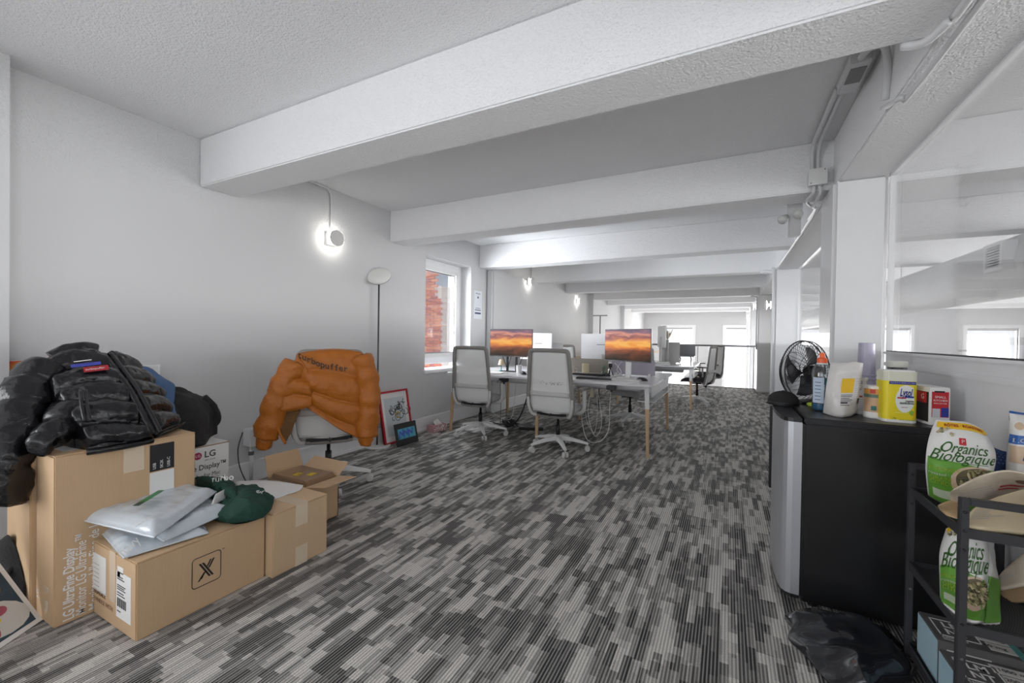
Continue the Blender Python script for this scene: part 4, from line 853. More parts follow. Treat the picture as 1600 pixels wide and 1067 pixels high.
sh2 = cloth('folded_shirt', 'dark green folded shirt straddling the X logo box and the taped box', 'shirt', rows, .318, M_SHIRT, seed=7)
bm = tube(smoothpath([P3(331, 748, .412), P3(345, 744, .425), P3(356, 752, .41), P3(357, 768, .395)], 5), .006, 6, sx=.4); obj('white_collar', bm, M_PRW, sh1, world=True, smooth=True)
text('turbo', .05, P3(331, 750, .425), P3(352, 747, .425)-P3(331, 750, .415), (-.5, .3, .8), M_PRW, sh1)
text('puffer', .030, P3(388, 772, .412), P3(412, 768, .405)-P3(388, 772, .412), (-.2, .5, .9), M_PRW, sh2)
bm = patch([[P3(338, 772, .415), P3(356, 762, .415)], [P3(330, 790, .37), P3(352, 780, .37)]], 6, 6, lambda s, q, p: .004*nz(p, 30), thick=.004); obj('white_sleeve', bm, M_PRW, sh1, world=True, smooth=True)
t = thing('paper_bag', 'flat white paper sleeve lying on the taped box', 'paper', P3(430, 765, .32))
obj('sleeve', patch([[P3(366, 752, .33), P3(410, 750, .325), P3(440, 752, .322), P3(474, 758, .322)], [P3(376, 762, .34), P3(415, 762, .332), P3(440, 764, .326), P3(468, 766, .322)], [P3(395, 775, .33), P3(415, 778, .326), P3(432, 778, .322), P3(450, 772, .321)]], 10, 14, lambda s, q, p: .003*nz(p, 20), thick=.003), M_PRW, t, world=True, smooth=True)
# ---- leaning print at the lower left
P0 = P3(67, 968, .004); d = (P3(0, 1013, .004)-P0).normalized(); d.z = 0; d.normalize()
rr_ = at(0, 880, z=.3)-Vector((0, 0, EYE)); tt = (P0-Vector((0, 0, 0))).dot(d)/rr_.dot(d); S = Vector((0, 0, EYE))+rr_*tt
sd = (S-P0).normalized(); nn = d.cross(sd).normalized(); nn = nn if nn.z > 0 else -nn
PW, PH = .62, .50; t = thing('food_poster', 'white bordered food photograph print leaning at the lower left corner', 'print', P0)
slab('print_sheet', P0+d*0, d, sd, nn, PW, PH, -.008, 0, M_PRW, t)
M_FOOD = mat('food_photo_dark', (.035, .07, .10), .4, var=.5, vscale=12)
slab('photo_area', P0+d*.018+sd*.018, d, sd, nn, PW-.036, PH-.036, 0, .001, M_FOOD, t)
def blob(cx, cy, rx, ry, m, name='photo_shape', rot=0, k=.002):
    bm = bmesh.new(); vs_ = []
    for i in range(16):
        a_ = 2*PI*i/16; x_ = rx*math.cos(a_); y_ = ry*math.sin(a_); vs_.append((cx+x_*math.cos(rot)-y_*math.sin(rot), cy+x_*math.sin(rot)+y_*math.cos(rot)))
    a_ = [bm.verts.new(P0+d*x_+sd*y_+nn*k) for x_, y_ in vs_]; b_ = [bm.verts.new(P0+d*x_+sd*y_+nn*(k-.001)) for x_, y_ in vs_]; bm.faces.new(a_); bm.faces.new(b_[::-1])
    for i in range(16): bm.faces.new((a_[i], a_[(i+1) % 16], b_[(i+1) % 16], b_[i]))
    obj(name, bm, m, t, world=True)
M_PL = mat('photo_plate', (.68, .66, .62), .4); M_PK = mat('photo_pink', (.42, .10, .14), .5, var=.4, vscale=40); M_COP = mat('photo_copper', (.42, .17, .05), .4, var=.5, vscale=30)
blob(.13, .10, .12, .07, M_PL, rot=.3); 
for k, (a_, b_) in enumerate(((.10, .12), (.14, .10), (.18, .085), (.15, .06), (.21, .06))): blob(a_, b_, .027, .018, M_PK, rot=k*.5, k=.003)
blob(.08, .21, .03, .035, M_COP, k=.0025); blob(.07, .25, .014, .035, M_COP, k=.003); blob(.17, .33, .10, .03, M_COP, rot=-.3, k=.0025); blob(.2, .26, .07, .012, mat('photo_teal', (.03, .16, .17), .4), rot=.6, k=.0028); blob(.24, .19, .05, .012, M_PL, rot=.2, k=.0028); blob(.13, .09, .02, .01, M_YEL, k=.0035)
t = thing('fabric_bag', 'crumpled small black fabric bag on the floor behind the food print', 'bag', (-2.80, .60, 0))
g = [[Vector((x_, y_, z_)) for x_, y_, z_ in r] for r in (((-3.02, .635, .10), (-2.90, .64, .26), (-2.76, .64, .27), (-2.62, .64, .12)), ((-3.02, .60, .06), (-2.9, .59, .20), (-2.76, .585, .21), (-2.60, .61, .07)), ((-3.0, .56, .005), (-2.88, .52, .02), (-2.75, .52, .02), (-2.60, .57, .005)))]
M_BLKF = mat('black_cloth', (.012, .012, .013), .8, bump=.4, bscale=120)
obj('bag_body', patch(g, 16, 18, lambda s, q, p: .015*nz(p, 14, 5)+.004, drop=.0), M_BLKF, t, world=True, smooth=True)
obj('bag_strap', tube(smoothpath([(-2.7, .62, .2), (-2.62, .56, .12), (-2.56, .60, .02), (-2.62, .62, .01)], 5), .012, 6, sx=.3), M_BLKF, t, world=True, smooth=True)
# ---- painting and white board on the wall behind the pile
def painting():
    m = bpy.data.materials.new('abstract_painting'); m.use_nodes = True; nt = m.node_tree; b = nt.nodes['Principled BSDF']; b.inputs['Roughness'].default_value = .5
    tc = nt.nodes.new('ShaderNodeTexCoord'); sp = nt.nodes.new('ShaderNodeSeparateXYZ'); nt.links.new(tc.outputs['Generated'], sp.inputs[0])
    n = nt.nodes.new('ShaderNodeTexNoise'); n.inputs['Scale'].default_value = 4; n.inputs['Detail'].default_value = 6; nt.links.new(tc.outputs['Generated'], n.inputs['Vector'])
    z = math_node(nt, 'ADD', sp.outputs['Z'], math_node(nt, 'MULTIPLY', math_node(nt, 'SUBTRACT', n.outputs['Fac'], .5), .25)); r = nt.nodes.new('ShaderNodeValToRGB')
    st = [(0, (.03, .10, .12)), (.55, (.02, .09, .10)), (.66, (.40, .03, .02)), (.74, (.03, .05, .05)), (.84, (.55, .22, .04)), (.92, (.75, .35, .05)), (1, (.6, .03, .02))]
    while len(r.color_ramp.elements) < len(st): r.color_ramp.elements.new(.5)
    for e_, (p, c) in zip(r.color_ramp.elements, st): e_.position = p; e_.color = (*c, 1)
    nt.links.new(z, r.inputs[0]); nt.links.new(r.outputs[0], b.inputs['Base Color']); return m
t = thing('painting', 'abstract orange, red and dark painting propped behind the black jacket', 'painting', (-3.35, 1.05, 0))
obj('painted_canvas', bx(-3.335, -3.325, .75, .985, .44, 1.035), painting(), t, world=True); obj('stretcher_frame', bx(-3.36, -3.335, .75, .985, .0, 1.035), M_PRW, t, world=True)
t = thing('white_board', 'thin white framed board leaning on the wall right of the black jacket', 'board', (LX, 1.25, 0))
obj('board_panel', bx(LX+.005, LX+.02, .95, 1.43, 0, .975), M_PRW, t, world=True); bm = bmesh.new(); frame(bm, LX+.004, LX+.03, .945, 1.435, 0, .98, .012); obj('board_frame', bm, M_TRIM, t, world=True)
# ================================================================== BLACK PUFFER JACKET
M_PUF = mat('glossy_black_nylon', (.006, .006, .008), .22, bump=.5, bscale=32, spec=.55)
def seam_h(k, amp): return lambda x: amp*puff(x*k)
def pj(u, v, x): return at(u, v, x=x)
BJ = thing('puffer_jacket', 'glossy black quilted puffer jacket heaped over the tall brown cartons', 'jacket', (-2.7, .95, HB))
def wr(p, seed=0): return .010*nz(p, 17, seed)+.007*abs(nz(p, 38, seed+2))+.0025*nz(p, 90, seed)
torsoL = [[pj(66, 572, -2.86), pj(95, 560, -2.86), pj(128, 553, -2.86), pj(162, 562, -2.84)],
          [pj(78, 605, -2.74), pj(112, 592, -2.73), pj(148, 583, -2.72), pj(183, 590, -2.70)],
          [pj(93, 634, -2.63), pj(128, 622, -2.61), pj(166, 613, -2.60), pj(203, 618, -2.58)],
          [pj(112, 668, -2.50), pj(148, 660, -2.47), pj(186, 652, -2.46), pj(221, 652, -2.46)],
          [pj(136, 704, -2.40), pj(170, 699, -2.38), pj(205, 693, -2.38), pj(238, 686, -2.40)]]
obj('front_panel', patch(torsoL, 76, 40, lambda s, q, p: .052*puff(s*5.0+.12*math.sin(q*5))*(min(1, 5*min(q, 1-q)+.25))+wr(p), drop=HB+.001), M_PUF, BJ, world=True, smooth=True)
torsoR = [[pj(160, 560, -2.86), pj(178, 560, -2.88), pj(196, 568, -2.90), pj(210, 578, -2.93)],
          [pj(183, 588, -2.72), pj(202, 588, -2.75), pj(220, 594, -2.78), pj(233, 604, -2.82)],
          [pj(204, 618, -2.60), pj(222, 616, -2.64), pj(240, 620, -2.68), pj(250, 628, -2.74)],
          [pj(222, 652, -2.48), pj(240, 646, -2.53), pj(256, 648, -2.58), pj(266, 652, -2.64)],
          [pj(241, 686, -2.41), pj(258, 679, -2.45), pj(272, 672, -2.50), pj(282, 668, -2.56)]]
obj('front_panel', patch(torsoR, 70, 26, lambda s, q, p: .045*puff(s*5.0+.3)*(min(1, 5*min(q, 1-q)+.25))+wr(p, 7), drop=HB+.001), M_PUF, BJ, world=True, smooth=True)
Z = [Vector(torsoL[i][3])+Vector((.03, -.01, .03)) for i in range(5)]
obj('zip_placket', tube(smoothpath(Z, 8), .014, 8, sx=.6), M_PUF, BJ, world=True, smooth=True); obj('zip_placket', tube(smoothpath([z_+Vector((.0, .028, .004)) for z_ in Z], 8), .010, 8, sx=.6), M_BLACK, BJ, world=True, smooth=True)
obj('collar', puff_tube([pj(84, 562, -2.88), pj(105, 551, -2.88), pj(130, 546, -2.86), pj(154, 548, -2.84)], .045, .032, 2, 3, up=(0, 0, 1)), M_PUF, BJ, world=True, smooth=True)
obj('collar', puff_tube([pj(100, 566, -2.82), pj(125, 558, -2.80), pj(153, 557, -2.80)], .035, .028, 2, 6), M_PUF, BJ, world=True, smooth=True)
obj('sleeve', puff_tube([pj(76, 575, -2.84), pj(52, 600, -2.80), pj(34, 636, -2.74), pj(20, 680, -2.68), pj(2, 728, -2.64), pj(-22, 790, -2.62)], .085, .115, 5.0, 2, seg=30), M_PUF, BJ, world=True, smooth=True)
obj('sleeve', puff_tube([pj(112, 640, -2.60), pj(92, 668, -2.52), pj(72, 690, -2.46), pj(52, 700, -2.44)], .075, .042, 3, 9), M_PUF, BJ, world=True, smooth=True)
obj('hem_band', tube(smoothpath([Vector(p)+Vector((.012, -.005, -.004)) for p in torsoL[4]], 6), .014, 8), M_PUF, BJ, world=True, smooth=True)
nrm = Vector((.72, -.25, .62)).normalized()
for dx in (0, 9):
    pts = [pj(126+dx, 620, -2.55)+nrm*.055, pj(128+dx, 645, -2.47)+nrm*.055, pj(133+dx, 668, -2.42)+nrm*.055]; obj('pocket_zip', tube(smoothpath(pts, 4), .006, 6), M_BLACK, BJ, world=True, smooth=True)
def patchlabel(u, v, x, w, h, m, name, off=.052):
    o_ = pj(u, v, x)+nrm*off; xd = (pj(u+20, v-2.5, x+.01)-pj(u, v, x)).normalized(); yd = nrm.cross(xd).normalized(); return quad(name, o_, xd, yd, w, h, m, BJ), o_, xd, yd
_, o_, xd, yd = patchlabel(132, 592, -2.68, .085, .028, mat('red_patch', (.38, .02, .03), .5), 'red_patch'); text('turbopuffer', .014, o_+xd*.006+yd*.014+nrm*.001, xd, yd, M_PRW, BJ)
patchlabel(112, 585, -2.72, .10, .018, mat('blue_patch', (.05, .06, .35), .5, var=.5, vscale=60), 'blue_patch')
_, o_, xd, yd = patchlabel(116, 576, -2.76, .06, .004, M_PRW, 'white_stitching')
# blue and black garments behind
t = thing('blue_garment', 'blue fabric garment showing between the black jacket and the black bag', 'clothes', (-2.9, 1.25, .7))
g = [[pj(212, 572, -3.05), pj(228, 576, -3.05), pj(243, 586, -3.05), pj(254, 596, -3.05)], [pj(226, 592, -2.98), pj(242, 595, -2.96), pj(256, 600, -2.95), pj(268, 606, -2.95)], [pj(240, 625, -2.88), pj(252, 625, -2.86), pj(262, 626, -2.85), pj(270, 628, -2.85)], [pj(255, 650, -2.80), pj(262, 652, -2.78), pj(268, 652, -2.76), pj(272, 652, -2.76)]]
obj('cloth_body', patch(g, 24, 20, lambda s, q, p: .02*puff(s*1.5)+.012*nz(p, 14, 4), drop=HB-.16), mat('blue_cloth', (.07, .14, .28), .75, bump=.3, bscale=90), t, world=True, smooth=True)
t = thing('black_coat', 'matte black coat slumped over the white monitor box', 'clothes', (-2.85, 1.45, hw))
g = [[pj(264, 602, -3.05), pj(288, 606, -3.05), pj(312, 616, -3.05), pj(334, 634, -3.05)], [pj(268, 622, -2.92), pj(292, 624, -2.90), pj(314, 630, -2.92), pj(340, 648, -2.98)], [pj(270, 650, -2.80), pj(296, 652, -2.78), pj(316, 650, -2.80), pj(330, 664, -2.92)], [pj(276, 692, -2.73), pj(302, 696, -2.72), pj(318, 694, -2.73), pj(322, 692, -2.76)]]
obj('cloth_body', patch(g, 30, 30, lambda s, q, p: .022*nz(p, 10, 8)+.012*abs(nz(p, 24, 3)), drop=hw+.001), M_BLKF, t, world=True, smooth=True)
obj('sleeve', tube(smoothpath([pj(316, 622, -3.0), pj(334, 640, -2.98), pj(338, 656, -2.97), pj(328, 666, -2.97)], 6), [.045, .045, .045, .045, .045, .045]+[.038]*13, 12, sx=.7), M_BLKF, t, world=True, smooth=True)
# ================================================================== ORANGE PUFFER JACKET ON THE CHAIR
M_ORA = mat('burnt_orange_nylon', (.42, .125, .008), .5, bump=.45, bscale=45, var=.08); M_LIN = mat('brown_lining', (.16, .075, .02), .7, bump=.3, bscale=60)
r92 = .92; fw = Vector((-math.sin(r92), math.cos(r92), 0)); PO = Vector((-2.83, 2.32, 0))-fw*.34
OJ = thing('puffer_jacket', 'burnt orange puffer jacket with dark lettering draped over a chair back', 'jacket', (PO.x, PO.y, .45))
def po(u, v, off=0): return at(u, v, plane=(PO-fw*off, fw))
body = [[po(463, 556, .00), po(497, 550, .0), po(530, 549, .0), po(569, 553, .0)],
        [po(468, 580, .05), po(500, 578, .06), po(530, 582, .06), po(566, 590, .05)],
        [po(480, 604, .06), po(505, 610, .07), po(530, 618, .07), po(564, 624, .06)],
        [po(486, 622, .06), po(508, 636, .07), po(530, 645, .07), po(564, 652, .06)],
        [po(480, 634, .05), po(508, 652, .06), po(532, 668, .06), po(566, 685, .05)]]
rev = lambda N_: [list(reversed(r)) for r in N_]
def opf(k, ph=0, a=.036): return lambda s, q, p: a*puff(s*k+ph+.0*q)*min(1, 5*min(q, 1-q)+.3)+.006*nz(p, 22, 3)+.004*abs(nz(p, 48, 5))
obj('back_panel', patch(body, 64, 40, opf(3.3, .15), back=lambda s, q: .015), M_ORA, OJ, world=True, smooth=True)
left = [[po(464, 556, .02), po(468, 560, .02), po(474, 566, .03), po(482, 572, .04)],
        [po(450, 585, .04), po(460, 590, .05), po(472, 594, .06), po(487, 600, .06)],
        [po(443, 612, .05), po(456, 614, .06), po(470, 616, .07), po(489, 618, .07)],
        [po(436, 642, .06), po(452, 640, .065), po(470, 637, .07), po(487, 632, .06)]]
obj('back_panel', patch(left, 44, 28, opf(2.6, .2), back=lambda s, q: .015), M_ORA, OJ, world=True, smooth=True)
shoulder = [[po(463, 557, .0), po(500, 550, .0), po(535, 549, .0), po(564, 553, .0)], [po(470, 548+6, -.10), po(500, 550, -.12), po(535, 550, -.12), po(560, 554, -.10)], [po(480, 575, -.14), po(505, 575, -.16), po(530, 578, -.16), po(552, 580, -.14)], [po(485, 610, -.13), po(505, 612, -.15), po(530, 616, -.15), po(548, 618, -.13)]]
obj('front_drape', patch(shoulder, 30, 30, lambda s, q, p: .02+.008*nz(p, 20), back=lambda s, q: .012), M_ORA, OJ, world=True, smooth=True)
lin = [[po(443, 640, .045), po(455, 642, .03), po(470, 640, .02)], [po(438, 665, .05), po(450, 665, .03), po(460, 662, .02)], [po(446, 692, .05), po(450, 685, .03), po(456, 675, .02)]]
obj('lining', patch(lin, 14, 12, lambda s, q, p: .006*nz(p, 30), back=lambda s, q: .008), M_LIN, OJ, world=True, smooth=True)
obj('zip_edge', tube(smoothpath([po(436, 643, .065), po(433, 660, .07), po(438, 678, .07), po(446, 693, .065)], 5), .010, 8, sx=.7), M_ORA, OJ, world=True, smooth=True)
obj('sleeve', puff_tube([po(464, 566, .03), po(449, 592, .03), po(433, 622, .03), po(423, 655, .03), po(414, 685, .03)], .088, .082, 4.2, 13, seg=26, flat=.8, up=fw), M_ORA, OJ, world=True, smooth=True)
obj('cuff', puff_tube([po(415, 684, .03), po(413, 693, .03), po(412, 701, .03)], .058, .045, 1, 14, seg=20), M_ORA, OJ, world=True, smooth=True)
obj('sleeve', puff_tube([po(563, 556, .03), po(572, 580, .04), po(577, 610, .05), po(575, 645, .05), po(572, 682, .05)], .082, .082, 4.4, 17, seg=26, flat=.85, up=fw), M_ORA, OJ, world=True, smooth=True)
obj('cuff', puff_tube([po(572, 680, .05), po(571, 688, .05), po(570, 696, .05)], .062, .042, 1, 19, seg=20), M_ORA, OJ, world=True, smooth=True)
obj('hem_band', tube(smoothpath([Vector(p)-fw*.008 for p in body[4]], 6), .012, 8), M_ORA, OJ, world=True, smooth=True); obj('hem_band', tube(smoothpath([Vector(p)-fw*.008 for p in left[3]], 6), .011, 8), M_ORA, OJ, world=True, smooth=True)
M_BRN = mat('dark_brown_lettering', (.05, .022, .008), .6)
word = 'turbopuffer'
for k, ch_ in enumerate(word):
    f_ = k/(len(word)-1); u_ = 468+f_*72; v_ = 555+21*f_+2.2*math.sin(f_*3.1)*2; xd = (po(u_+8, v_+2.6, .1)-po(u_, v_, .1))
    s0 = (v_-551)/110; off = .112-.035*(1-f_)
    text(ch_, .062, po(u_, v_, off), xd, (0, 0, 1), M_BRN, OJ, align='CENTER', weight=.0012)
# ================================================================== SURFACE PRINT HELPER
class Surf:
    """prints shapes and letters on a curved face given by f(q, s) -> point, q right 0..1, s down 0..1"""
    def __init__(self, f, parent, W_, H_): self.f = f; self.p = parent; self.W = W_; self.H = H_
    def pt(self, q, s, off):
        e = .004; du = self.f(min(1, q+e), s)-self.f(max(0, q-e), s); dv = self.f(q, min(1, s+e))-self.f(q, max(0, s-e)); n = dv.cross(du).normalized()
        return self.f(q, s)+n*off
    def rect(self, name, q0, s0, q1, s1, m, off=.0016, nq=8, ns=5, edge=None):
        if s1-s0 > .1 or q1-q0 > .5: nq, ns = 28, max(3, int((s1-s0)*36))
        bm = bmesh.new(); g = [[bm.verts.new(self.pt(q0+(q1-q0)*j/nq, (s0 if edge is None else edge(q0+(q1-q0)*j/nq))*(1-i/ns)+s1*i/ns, off)) for j in range(nq+1)] for i in range(ns+1)]
        for i in range(ns):
            for j in range(nq): bm.faces.new((g[i][j], g[i+1][j], g[i+1][j+1], g[i][j+1]))
        return obj(name, bm, m, self.p, world=True, smooth=True)
    def disc(self, name, q, s, rq, rs, m, off=.0016, n=20, rings=3):
        bm = bmesh.new(); c = bm.verts.new(self.pt(q, s, off)); prev = None
        cl = lambda v: max(.01, min(.99, v))
        for k in range(1, rings+1):
            ring = [bm.verts.new(self.pt(cl(q+rq*k/rings*math.cos(2*PI*i/n)), cl(s+rs*k/rings*math.sin(2*PI*i/n)), off)) for i in range(n)]
            for i in range(n):
                if prev: bm.faces.new((prev[i], ring[i], ring[(i+1) % n], prev[(i+1) % n]))
                else: bm.faces.new((c, ring[i], ring[(i+1) % n]))
            prev = ring
        return obj(name, bm, m, self.p, world=True, smooth=True)
    def text(self, s_, size, q, s, m, off=.0026, rise=0, shear=0, weight=0, align='LEFT', sx=1, q1=None):
        o = text(s_, size, (0, 0, 0), (1, 0, 0), (0, 1, 0), m, None, world=False, shear=shear, weight=weight, align=align, sx=sx)
        if q1 is not None:
            w_ = max(v.co.x for v in o.data.vertices); k_ = (q1-q)*self.W/w_
            for v in o.data.vertices: v.co.x *= k_
        for v in o.data.vertices:
            x, y = v.co.x, v.co.y; qq = q+x/self.W; v.co = self.pt(max(0, min(1, qq)), max(0, min(1, s-y/self.H-rise*(x/self.W))), off)
        o.parent = self.p; o.data.transform(pmat(self.p).inverted()); return o
def bagsurf(net, thick, seed=0, wr_=.006, flat=.8):
    N_ = [[Vector(p) for p in r] for r in net]
    nn_ = ((N_[0][-1]-N_[0][0]).cross(N_[0][0]-N_[-1][0])).normalized()
    def h(q, s): e = min(1, 5.5*min(q, 1-q))**.6*min(1, 5*min(s+.02, 1-s+.12))**.6; return thick*e+wr_*nz(netpt(N_, s, q), 14, seed)+wr_*.35*nz(netpt(N_, s, q), 40, seed)
    f = lambda q, s: netpt(N_, s, q)+nn_*h(q, s)
    g = lambda q, s: netpt(N_, s, q)-nn_*(thick*min(1, 6*min(q, 1-q))**.6*min(1, 6*min(s, 1.1-s))**.6+.001)
    bm = bmesh.new(); ns, nq = 36, 28
    A = [[bm.verts.new(f(j/nq, i/ns)) for j in range(nq+1)] for i in range(ns+1)]; B = [[bm.verts.new(g(j/nq, i/ns)) for j in range(nq+1)] for i in range(ns+1)]
    for i in range(ns):
        for j in range(nq): bm.faces.new((A[i][j], A[i+1][j], A[i+1][j+1], A[i][j+1])); bm.faces.new((B[i][j], B[i][j+1], B[i+1][j+1], B[i+1][j]))
    for i in range(ns): bm.faces.new((A[i][0], B[i][0], B[i+1][0], A[i+1][0])); bm.faces.new((A[i][nq], A[i+1][nq], B[i+1][nq], B[i][nq]))
    for j in range(nq): bm.faces.new((A[0][j], A[0][j+1], B[0][j+1], B[0][j])); bm.faces.new((A[ns][j], B[ns][j], B[ns][j+1], A[ns][j+1]))
    Wd = (N_[1][-1]-N_[1][0]).length; Hd = (N_[-1][0]-N_[0][0]).length
    return bm, f, Wd, Hd
# ================================================================== FRIDGE
M_FB = mat('black_fridge_steel', (.012, .012, .013), .28, spec=.5, bump=.03, bscale=200); M_FS = mat('brushed_steel', (.50, .51, .54), .33, metal=.55, bump=.05, bscale=40, stretch=(1, 1, 30))
FR = thing('mini_fridge', 'black waist-high fridge with a brushed steel door by the half wall', 'fridge', (.55, 2.56, 0)); FT = .858
obj('fridge_body', bx(.315, .868, 2.287, 2.845, .025, FT-.03), M_FB, FR, world=True, bevel=.004)
obj('top_panel', bx(.312, .872, 2.283, 2.85, FT-.028, FT), M_BLACK, FR, world=True, bevel=.004)
dp = [(.305, 2.285), (.272, 2.287), (.252, 2.296), (.238, 2.315), (.229, 2.36), (.222, 2.46), (.220, 2.565), (.222, 2.67), (.229, 2.77), (.238, 2.817), (.252, 2.836), (.272, 2.845), (.305, 2.847)]
dr = obj('door', prism(dp, .05, FT-.024), M_FS, FR, world=True)
obj('door_cap', prism([(x-.002, y) for x, y in dp], FT-.024, FT-.006), M_BLACK, FR, world=True); obj('door_cap', prism(dp, .035, .05), M_BLACK, FR, world=True)
obj('door_seal', bx(.305, .316, 2.292, 2.84, .05, FT-.03), M_BLACK, FR, world=True)
obj('door_handle', bx(.222, .25, 2.846, 2.862, .35, FT-.03), M_BLACK, FR, world=True, bevel=.004)
for x in (.36, .82):
    for y in (2.33, 2.8): obj('foot', lathe([(.018, 0), (.018, .03)], 12, (x, y, 0)), M_BLACK, FR, world=True)
def F(u, v): return at(u, v, z=FT+.001)
# fan
FAN = thing('desk_fan', 'black wire-cage fan standing on the fridge', 'fan', (.385, 2.80, FT))
fc = Vector((.372, 2.80, 1.035)); fa = Vector((-.87, -.49, .03)).normalized(); fr = .168
e1 = fa.cross(Vector((0, 0, 1))).normalized(); e2 = e1.cross(fa).normalized()
def dome(sign, nsp, twist, name):
    bm = bmesh.new()
    for k in range(nsp):
        a0 = 2*PI*k/nsp; P_ = []
        for i in range(9):
            t_ = i/8; rad = .035+(fr-.035)*t_; a_ = a0+twist*(1-t_); dep = .062*(1-t_**2.6)
            P_.append(fc+(e1*math.cos(a_)+e2*math.sin(a_))*rad+fa*sign*(dep+.012))
        tube(P_, .0013, 4, bm)
    for rad, dep in ((fr*.62, .052*(1-.55**2.6)), (fr*.35, .05)): tube([fc+(e1*math.cos(2*PI*i/32)+e2*math.sin(2*PI*i/32))*rad+fa*sign*(dep+.012) for i in range(32)], .0015, 5, bm, closed=True)
    o = obj(name, bm, M_BLACK, FAN, world=True); o['kind'] = 'stuff'
dome(1, 54, .9, 'front_cage'); dome(-1, 36, 0, 'rear_cage')
obj('cage_rim', tube([fc+(e1*math.cos(2*PI*i/40)+e2*math.sin(2*PI*i/40))*fr+fa*.012 for i in range(40)], .004, 6, closed=True), M_BLACK, FAN, world=True, smooth=True); obj('cage_rim', tube([fc+(e1*math.cos(2*PI*i/40)+e2*math.sin(2*PI*i/40))*fr-fa*.012 for i in range(40)], .003, 6, closed=True), M_BLACK, FAN, world=True, smooth=True)
obj('cage_badge', lathe([(0, 0), (.035, 0), (.036, .006), (.02, .009), (0, .009)], 20, fc+fa*.062, fa), M_DARK, FAN, world=True)
for k in range(3):
    a_ = 2*PI*k/3; nb = []
    for i in range(5):
        row = []
        for j in range(4):
            rad = .025+.11*j/3; aa = a_+(i/4-.5)*(.55+.35*j/3)*1.5; row.append(fc+(e1*math.cos(aa)+e2*math.sin(aa))*rad+fa*((i/4-.5)*.035))
        nb.append(row)
    obj('blade', patch(nb, 8, 8, lambda s, q, p: .001, back=lambda s, q: .001), M_DARK, FAN, world=True, smooth=True)
obj('motor', lathe([(0, 0), (.03, 0), (.034, -.0), (.036, -.05), (.03, -.085), (0, -.09)][::-1], 20, fc-fa*.02, fa), M_BLACK, FAN, world=True, smooth=True)
sb = Vector((fc.x, fc.y, 0))-fa*.07; sb.z = 0
obj('stand_neck', tube(smoothpath([fc-fa*.075, sb+Vector((0, 0, .96)), sb+Vector((0, 0, FT+.02))], 4), .014, 10), M_BLACK, FAN, world=True, smooth=True)
obj('fan_base', lathe([(0, FT), (.085, FT), (.083, FT+.012), (.03, FT+.026), (0, FT+.026)], 28, (sb.x, sb.y, 0)), M_BLACK, FAN, world=True, smooth=False)
# cap
q = Vector((.272, 2.715, FT-.002)); t = thing('cap', 'black cap resting on the front left corner of the fridge', 'cap', q)
obj('crown', lathe([(.072, 0), (.073, .022), (.066, .045), (.048, .062), (.022, .071), (0, .073)], 28, q), M_BLKF, t, world=True, smooth=True)
obj('band', lathe([(.0745, 0), (.0755, .012), (.0745, .016)], 28, q), M_BLACK, t, world=True)
obj('brim', prism([(q.x-.05*math.cos(a_*PI/10-PI/2)-.03-.0, q.y+.06*math.sin(a_*PI/10-PI/2)) for a_ in range(11)], q.z+.001, q.z+.005), M_BLKF, t, world=True); obj('top_button', lathe([(.007, 0), (.006, .004), (0, .005)], 10, q+Vector((0, 0, .072))), M_BLKF, t, world=True)
t = thing('sponge', 'small lime green scrap of sponge between the fan and the bottle', 'sponge', F(1268, 634)); q = t.location
obj('sponge_body', bx(q.x-.02, q.x+.022, q.y-.015, q.y+.02, FT, FT+.018), mat('lime_foam', (.55, .70, .08), .8, bump=.4), t, world=True, bevel=.005)
# bottle
q = F(1283, 641); t = thing('drink_bottle', 'clear sports drink bottle with an orange cap in front of the fan', 'bottle', q)
M_CLR = glassmat('clear_plastic', (.80, .84, .86), .10)
bp = [(.0, .0), (.036, .0), (.040, .01), (.040, .06), (.037, .075), (.041, .09), (.041, .16), (.043, .18), (.040, .20), (.030, .225), (.018, .236), (.018, .245)]
obj('bottle_body', lathe(bp, 24, q), M_CLR, t, world=True, smooth=True)
obj('drink_level', lathe([(0, .003), (.034, .003), (.037, .012), (.037, .035), (0, .036)], 20, q), mat('blue_drink', (.05, .20, .36), .2, alpha=.85), t, world=True)
def cyl_label(name, q, r, z0, z1, a0, a1, m, t, n=12, off=.0008):
    bm = bmesh.new(); A = [[bm.verts.new((q[0]+(r+off)*math.cos(a0+(a1-a0)*i/n), q[1]+(r+off)*math.sin(a0+(a1-a0)*i/n), z)) for i in range(n+1)] for z in (z0, z1)]
    for i in range(n): bm.faces.new((A[0][i], A[0][i+1], A[1][i+1], A[1][i]))
    return obj(name, bm, m, t, world=True, smooth=True)
cyl_label('wrap_label', q, .0415, q.z+.04, q.z+.165, -2.7, -1.5, mat('pale_blue_label', (.55, .65, .78), .5), t); cyl_label('wrap_label', q, .0415, q.z+.06, q.z+.165, -1.45, -.4, mat('dark_teal_label', (.03, .10, .13), .5), t); cyl_label('label_badge', q, .0422, q.z+.10, q.z+.135, -1.2, -.7, mat('teal_badge', (.03, .42, .46), .5), t)
for k in range(6): cyl_label('printed_line', q, .0424, q.z+.055+k*.017, q.z+.058+k*.017, -2.4, -1.8, M_NAVY, t)
obj('bottle_cap', lathe([(.021, .236), (.022, .238), (.022, .258), (.013, .262), (.012, .28), (.009, .286), (0, .287)], 20, q), mat('orange_cap', (.85, .12, .02), .35), t, world=True); obj('neck_ring', lathe([(.023, .228), (.023, .236)], 20, q), M_WHITE, t, world=True)
